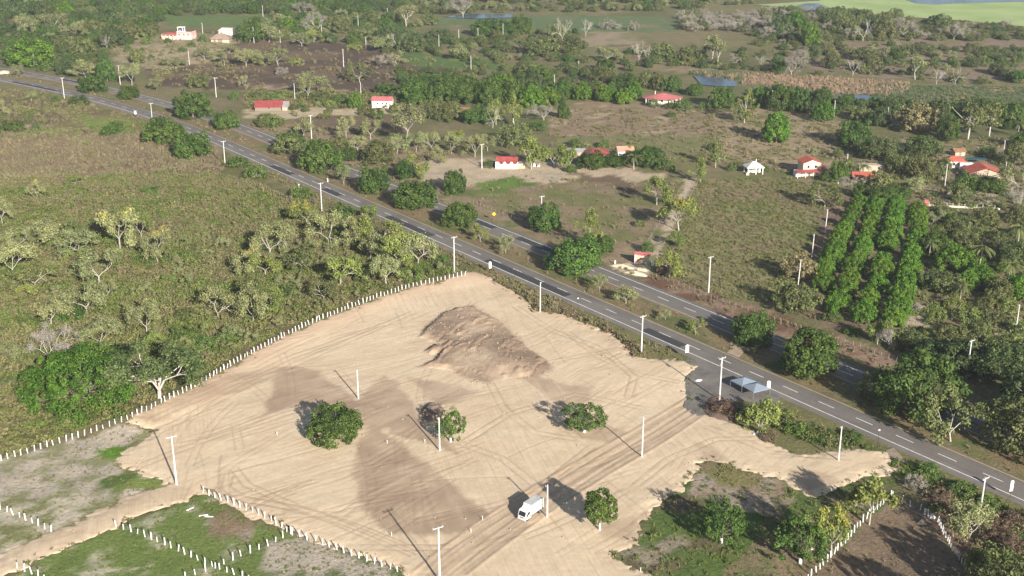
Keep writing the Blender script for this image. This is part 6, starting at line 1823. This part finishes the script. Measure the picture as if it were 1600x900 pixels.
scatter('field_scrub', 'low scrub and dry grass on the fields across the highway', 'scrub', [
    ([(1055, 285), (1170, 278), (1300, 288), (1268, 400), (1230, 475), (1140, 468), (1020, 425)], .62, {'b': .8, 'w': 1.2, 'o': 3, 'g': 2.6, 'f': .6}, (.45, .95), 0),
    ([(690, 300), (800, 275), (1055, 287), (1015, 370), (960, 412), (850, 376)], .12, {'w': 2, 'u': 2, 't': 1.4, 'o': 1}, (.6, 1.2), 7),
    ([(380, 195), (640, 205), (720, 240), (640, 270), (700, 320), (620, 285), (450, 222)], .13, {'o': 3, 'w': 2, 'b': 1.5, 'g': 1}, (.8, 1.7), 8),
    ([(1100, 178), (1180, 165), (1330, 195), (1320, 265), (1200, 270), (1100, 250)], .14, {'w': 2, 'o': 2.4, 't': 1, 'g': 1}, (.8, 1.6), 9),
    ([(860, 172), (1110, 168), (1130, 215), (1100, 255), (960, 250), (860, 235)], .13, {'o': 2, 'w': 2, 'g': 1.2, 't': 1}, (.8, 1.5), 9),
    ([(1260, 420), (1290, 305), (1450, 310), (1430, 500), (1330, 525), (1200, 480)], .16, {'b': 2, 'w': 2, 'o': 1.5}, (.6, 1.2), 6),
    ([(1440, 300), (1640, 300), (1660, 620), (1500, 560), (1390, 545), (1430, 430)], .20, {'g': 2, 'f': 1, 'o': 2.4, 'b': 1.5, 'w': 1}, (.9, 2.0), 8),
    ([(1340, 215), (1640, 215), (1640, 300), (1480, 300), (1300, 292)], .15, {'o': 2.4, 'g': 1.4, 'w': 1.4, 'b': 1}, (.9, 1.8), 8),
    ([(380, 140), (640, 150), (640, 178), (580, 166), (480, 168), (380, 172)], .22, {'g': 2, 'o': 3, 'f': 1}, (1.0, 2.2), 8),
    ([(170, 68), (250, 58), (375, 66), (400, 110), (330, 130), (240, 118), (180, 98)], .07, {'w': 2, 'o': 3, 'g': 1}, (.9, 1.8), 9),
    ([(230, 110), (400, 66), (740, 96), (720, 118), (620, 150), (450, 150), (240, 135)], .03, {'b': 2, 'w': 2, 'o': 2, 'S': .3}, (1.0, 2.2), 14)])
scatter('reeds', 'bed of tan and green reeds around the ponds', 'reeds', [
    ([(1160, 113), (1280, 120), (1420, 130), (1420, 142), (1390, 150), (1300, 148), (1250, 138), (1160, 132)], .5, {'r': 4, 'w': 1.5, 'q': .8}, (.5, .9), 0),
    ([(1360, 132), (1600, 136), (1680, 142), (1680, 172), (1400, 164), (1380, 160)], .26, {'q': 5, 'r': .7}, (.5, .9), 0),
    ([(1080, 112), (1160, 118), (1160, 126), (1080, 118)], .25, {'q': 4, 'r': 1}, (1.0, 1.6), 0)])
scatter('distant_woods', 'distant scrub woodland and thickets reading as one mass', 'woods', [
    ([(-380, 0), (250, 0), (250, 40), (200, 62), (150, 75), (60, 95), (-380, 70)], .0075, {'O': 3, 'M': 2, 'D': 2, 'S': 2}, (.75, 1.25), 0),
    ([(110, 50), (250, 40), (240, 64), (180, 90), (150, 125), (90, 112)], .012, {'O': 3, 'M': 1.2, 'D': 1.4, 'S': 2}, (.5, .9), 0),
    ([(248, 0), (640, 0), (640, 20), (500, 24), (248, 24)], .012, {'M': 3, 'D': 3, 'O': 2, 'R': 1}, (.8, 1.25), 0),
    ([(-200, -45), (1800, -45), (1800, -12), (1290, -6), (1180, 2), (640, 2), (-200, 2)], .0035, {'O': 3, 'M': 2, 'D': 3, 'S': 1}, (.9, 1.5), 0),
    ([(400, 25), (640, 22), (660, 45), (640, 75), (560, 70), (400, 66)], .010, {'O': 3, 'S': 3, 'M': 1, 'D': 1, 'Y': 1}, (.5, 1.0), 0),
    ([(560, 44), (680, 55), (690, 90), (600, 84)], .012, {'D': 3, 'O': 2}, (.45, .8), 0),
    ([(640, 0), (1180, 0), (1180, 10), (1000, 18), (640, 24)], .006, {'O': 3, 'S': 2, 'D': 1.5, 'M': 1}, (.6, 1.1), 0),
    ([(660, 70), (900, 45), (900, 80), (1000, 84), (1180, 80), (1180, 112), (1000, 108), (940, 128), (760, 115), (700, 100)], .010, {'O': 4, 'D': 1.5, 'M': 1, 'S': 2}, (.35, .75), 0),
    ([(1060, 30), (1200, 22), (1200, 52), (1070, 52)], .020, {'G': 5, 'O': 1}, (.7, 1.1), 0),
    ([(1190, 22), (1290, 22), (1400, 30), (1420, 62), (1250, 68), (1180, 62)], .017, {'D': 2.5, 'O': 3, 'G': 2, 'M': 1}, (.7, 1.15), 0),
    ([(1400, 32), (1500, 36), (1640, 46), (1640, 64), (1420, 66)], .014, {'G': 2.4, 'O': 3, 'D': 1.4}, (.5, .9), 0),
    ([(1180, 66), (1440, 72), (1640, 76), (1640, 90), (1440, 118), (1180, 118)], .011, {'O': 4, 'D': 1.2, 'S': 2.4, 'M': .7, 'G': 1}, (.4, .8), 0),
    ([(1420, 118), (1640, 112), (1640, 134), (1440, 132)], .010, {'O': 3, 'S': 2, 'G': 1.4, 'D': 1}, (.4, .7), 0),
    ([(1180, 150), (1310, 162), (1420, 168), (1640, 172), (1640, 212), (1560, 200), (1380, 186), (1190, 170)], .014, {'D': 3, 'M': 3, 'O': 2}, (.5, .9), 0),
    ([(620, 112), (800, 118), (900, 128), (1000, 138), (1000, 150), (880, 160), (640, 160)], .016, {'M': 3, 'D': 2, 'O': 2.5, 'R': 1.2}, (.5, .85), 0),
    ([(1440, 340), (1640, 330), (1640, 480), (1450, 470)], .012, {'O': 3, 'M': 1.5, 'R': 1, 'Y': 1}, (.35, .65), 0),
    ([(1660, 250), (1900, 250), (2100, 900), (1680, 900), (1660, 500)], .006, {'O': 3, 'M': 2, 'S': 1}, (.7, 1.2), 0),
    ([(400, 152), (560, 145), (640, 165), (600, 215), (460, 205)], .006, {'O': 3, 'S': 2}, (.35, .6), 0),
    ([(1100, 225), (1340, 235), (1340, 300), (1250, 285), (1110, 262)], .004, {'O': 3, 'S': 2}, (.35, .6), 0)])
scatter('hedge_thickets', 'scattered young scrub trees filling the wild field', 'scrub', [
    ([(-60, 360), (250, 350), (400, 400), (560, 350), (700, 425), (600, 455), (440, 520), (250, 620), (100, 560), (-330, 640), (-330, 330)], .0085, {'S': 5, 'Y': 2, 'O': 1.5}, (.35, .75), 0)])

b_r = np.random.default_rng(99)
for k in range(3):
    vv = unit(b_r.normal(size=(14, 3)))
    import bmesh
    bm_ = bmesh.new()
    bmesh.ops.create_icosphere(bm_, subdivisions=1, radius=1.0)
    for v in bm_.verts: v.co *= b_r.uniform(.6, 1.15)
    me = bpy.data.meshes.new('clod'); bm_.to_mesh(me); bm_.free()
    me.materials.append(M['clod'])
    sproto('c%d' % k, me)
KEYS['c'] = [SP['c0'], SP['c1'], SP['c2']]
q_ = np.where((hs > -1.5) | (ms_ > -1.0))[0]
q_ = q_[b_r.random(len(q_)) < .07]
q3 = np.where((s_ > .3) & (s_ < 3.5))[0]
q3 = q3[b_r.random(len(q3)) < .02]
q4 = np.where(s_ > 3)[0]
q4 = q4[b_r.random(len(q4)) < .003]
q_ = np.concatenate([q_, q3, q4])
me = bpy.data.meshes.new('sand_clods')
n_ = len(q_)
me.vertices.add(n_); me.vertices.foreach_set('co', np.stack([sx[q_], sy[q_], sz[q_]], 1).astype(np.float32).ravel())
me.attributes.new('pid', 'INT', 'POINT').data.foreach_set('value', b_r.choice(KEYS['c'], n_).astype(np.int32))
me.attributes.new('rot', 'FLOAT_VECTOR', 'POINT').data.foreach_set('vector', b_r.uniform(0, 6, (n_, 3)).astype(np.float32).ravel())
me.attributes.new('siz', 'FLOAT_VECTOR', 'POINT').data.foreach_set('vector', np.repeat(b_r.exponential(.07, (n_, 1)) + .05, 3, 1).clip(0, .34).astype(np.float32).ravel())
me.update()
o = link('sand_clods', me)
md = o.modifiers.new('scatter', 'NODES'); md.node_group = tree
tag(o, 'loose clods and crumbs on the heap and the graded sand', 'clods', kind='stuff')

q_ = np.where((s_ > -.9) & (s_ < 1.8) & (sy > 190))[0]
q_ = q_[b_r.random(len(q_)) < .05 * np.exp(-np.maximum(s_[q_], 0) * 1.6)]
n_ = len(q_)
me = bpy.data.meshes.new('edge_weeds')
me.vertices.add(n_); me.vertices.foreach_set('co', np.stack([sx[q_], sy[q_], np.maximum(sz[q_], terrain(sx[q_], sy[q_])) - .03], 1).astype(np.float32).ravel())
me.attributes.new('pid', 'INT', 'POINT').data.foreach_set('value', b_r.choice(KEYS['u'] * 3 + KEYS['w'] * 2 + KEYS['g'] + KEYS['o'], n_).astype(np.int32))
me.attributes.new('rot', 'FLOAT_VECTOR', 'POINT').data.foreach_set('vector', np.c_[np.zeros((n_, 2)), b_r.uniform(0, 6, n_)].astype(np.float32).ravel())
me.attributes.new('siz', 'FLOAT_VECTOR', 'POINT').data.foreach_set('vector', np.repeat(b_r.uniform(.25, .75, (n_, 1)), 3, 1).astype(np.float32).ravel())
me.update()
o = link('edge_weeds', me)
md = o.modifiers.new('scatter', 'NODES'); md.node_group = tree
tag(o, 'small weeds growing through the thin edge of the sand', 'weeds', kind='stuff')

# ------------------------------------------------------------------ thin air over the whole country
HAZE = True
if HAZE:
    m = bpy.data.materials.new('thin_haze'); m.use_nodes = True
    nt = m.node_tree; nt.nodes.clear()
    out = nt.nodes.new('ShaderNodeOutputMaterial'); pv = nt.nodes.new('ShaderNodeVolumePrincipled')
    pv.inputs['Color'].default_value = (.82, .89, 1.0, 1)
    pv.inputs['Density'].default_value = .0001
    pv.inputs['Anisotropy'].default_value = .2
    nt.links.new(pv.outputs[0], out.inputs['Volume'])
    o = MB().box(-7200, 7200, -500, 9500, -4, CAM_H + 6).build('haze', m)
    tag(o, 'thin pale haze over the distant land', 'haze', kind='stuff')
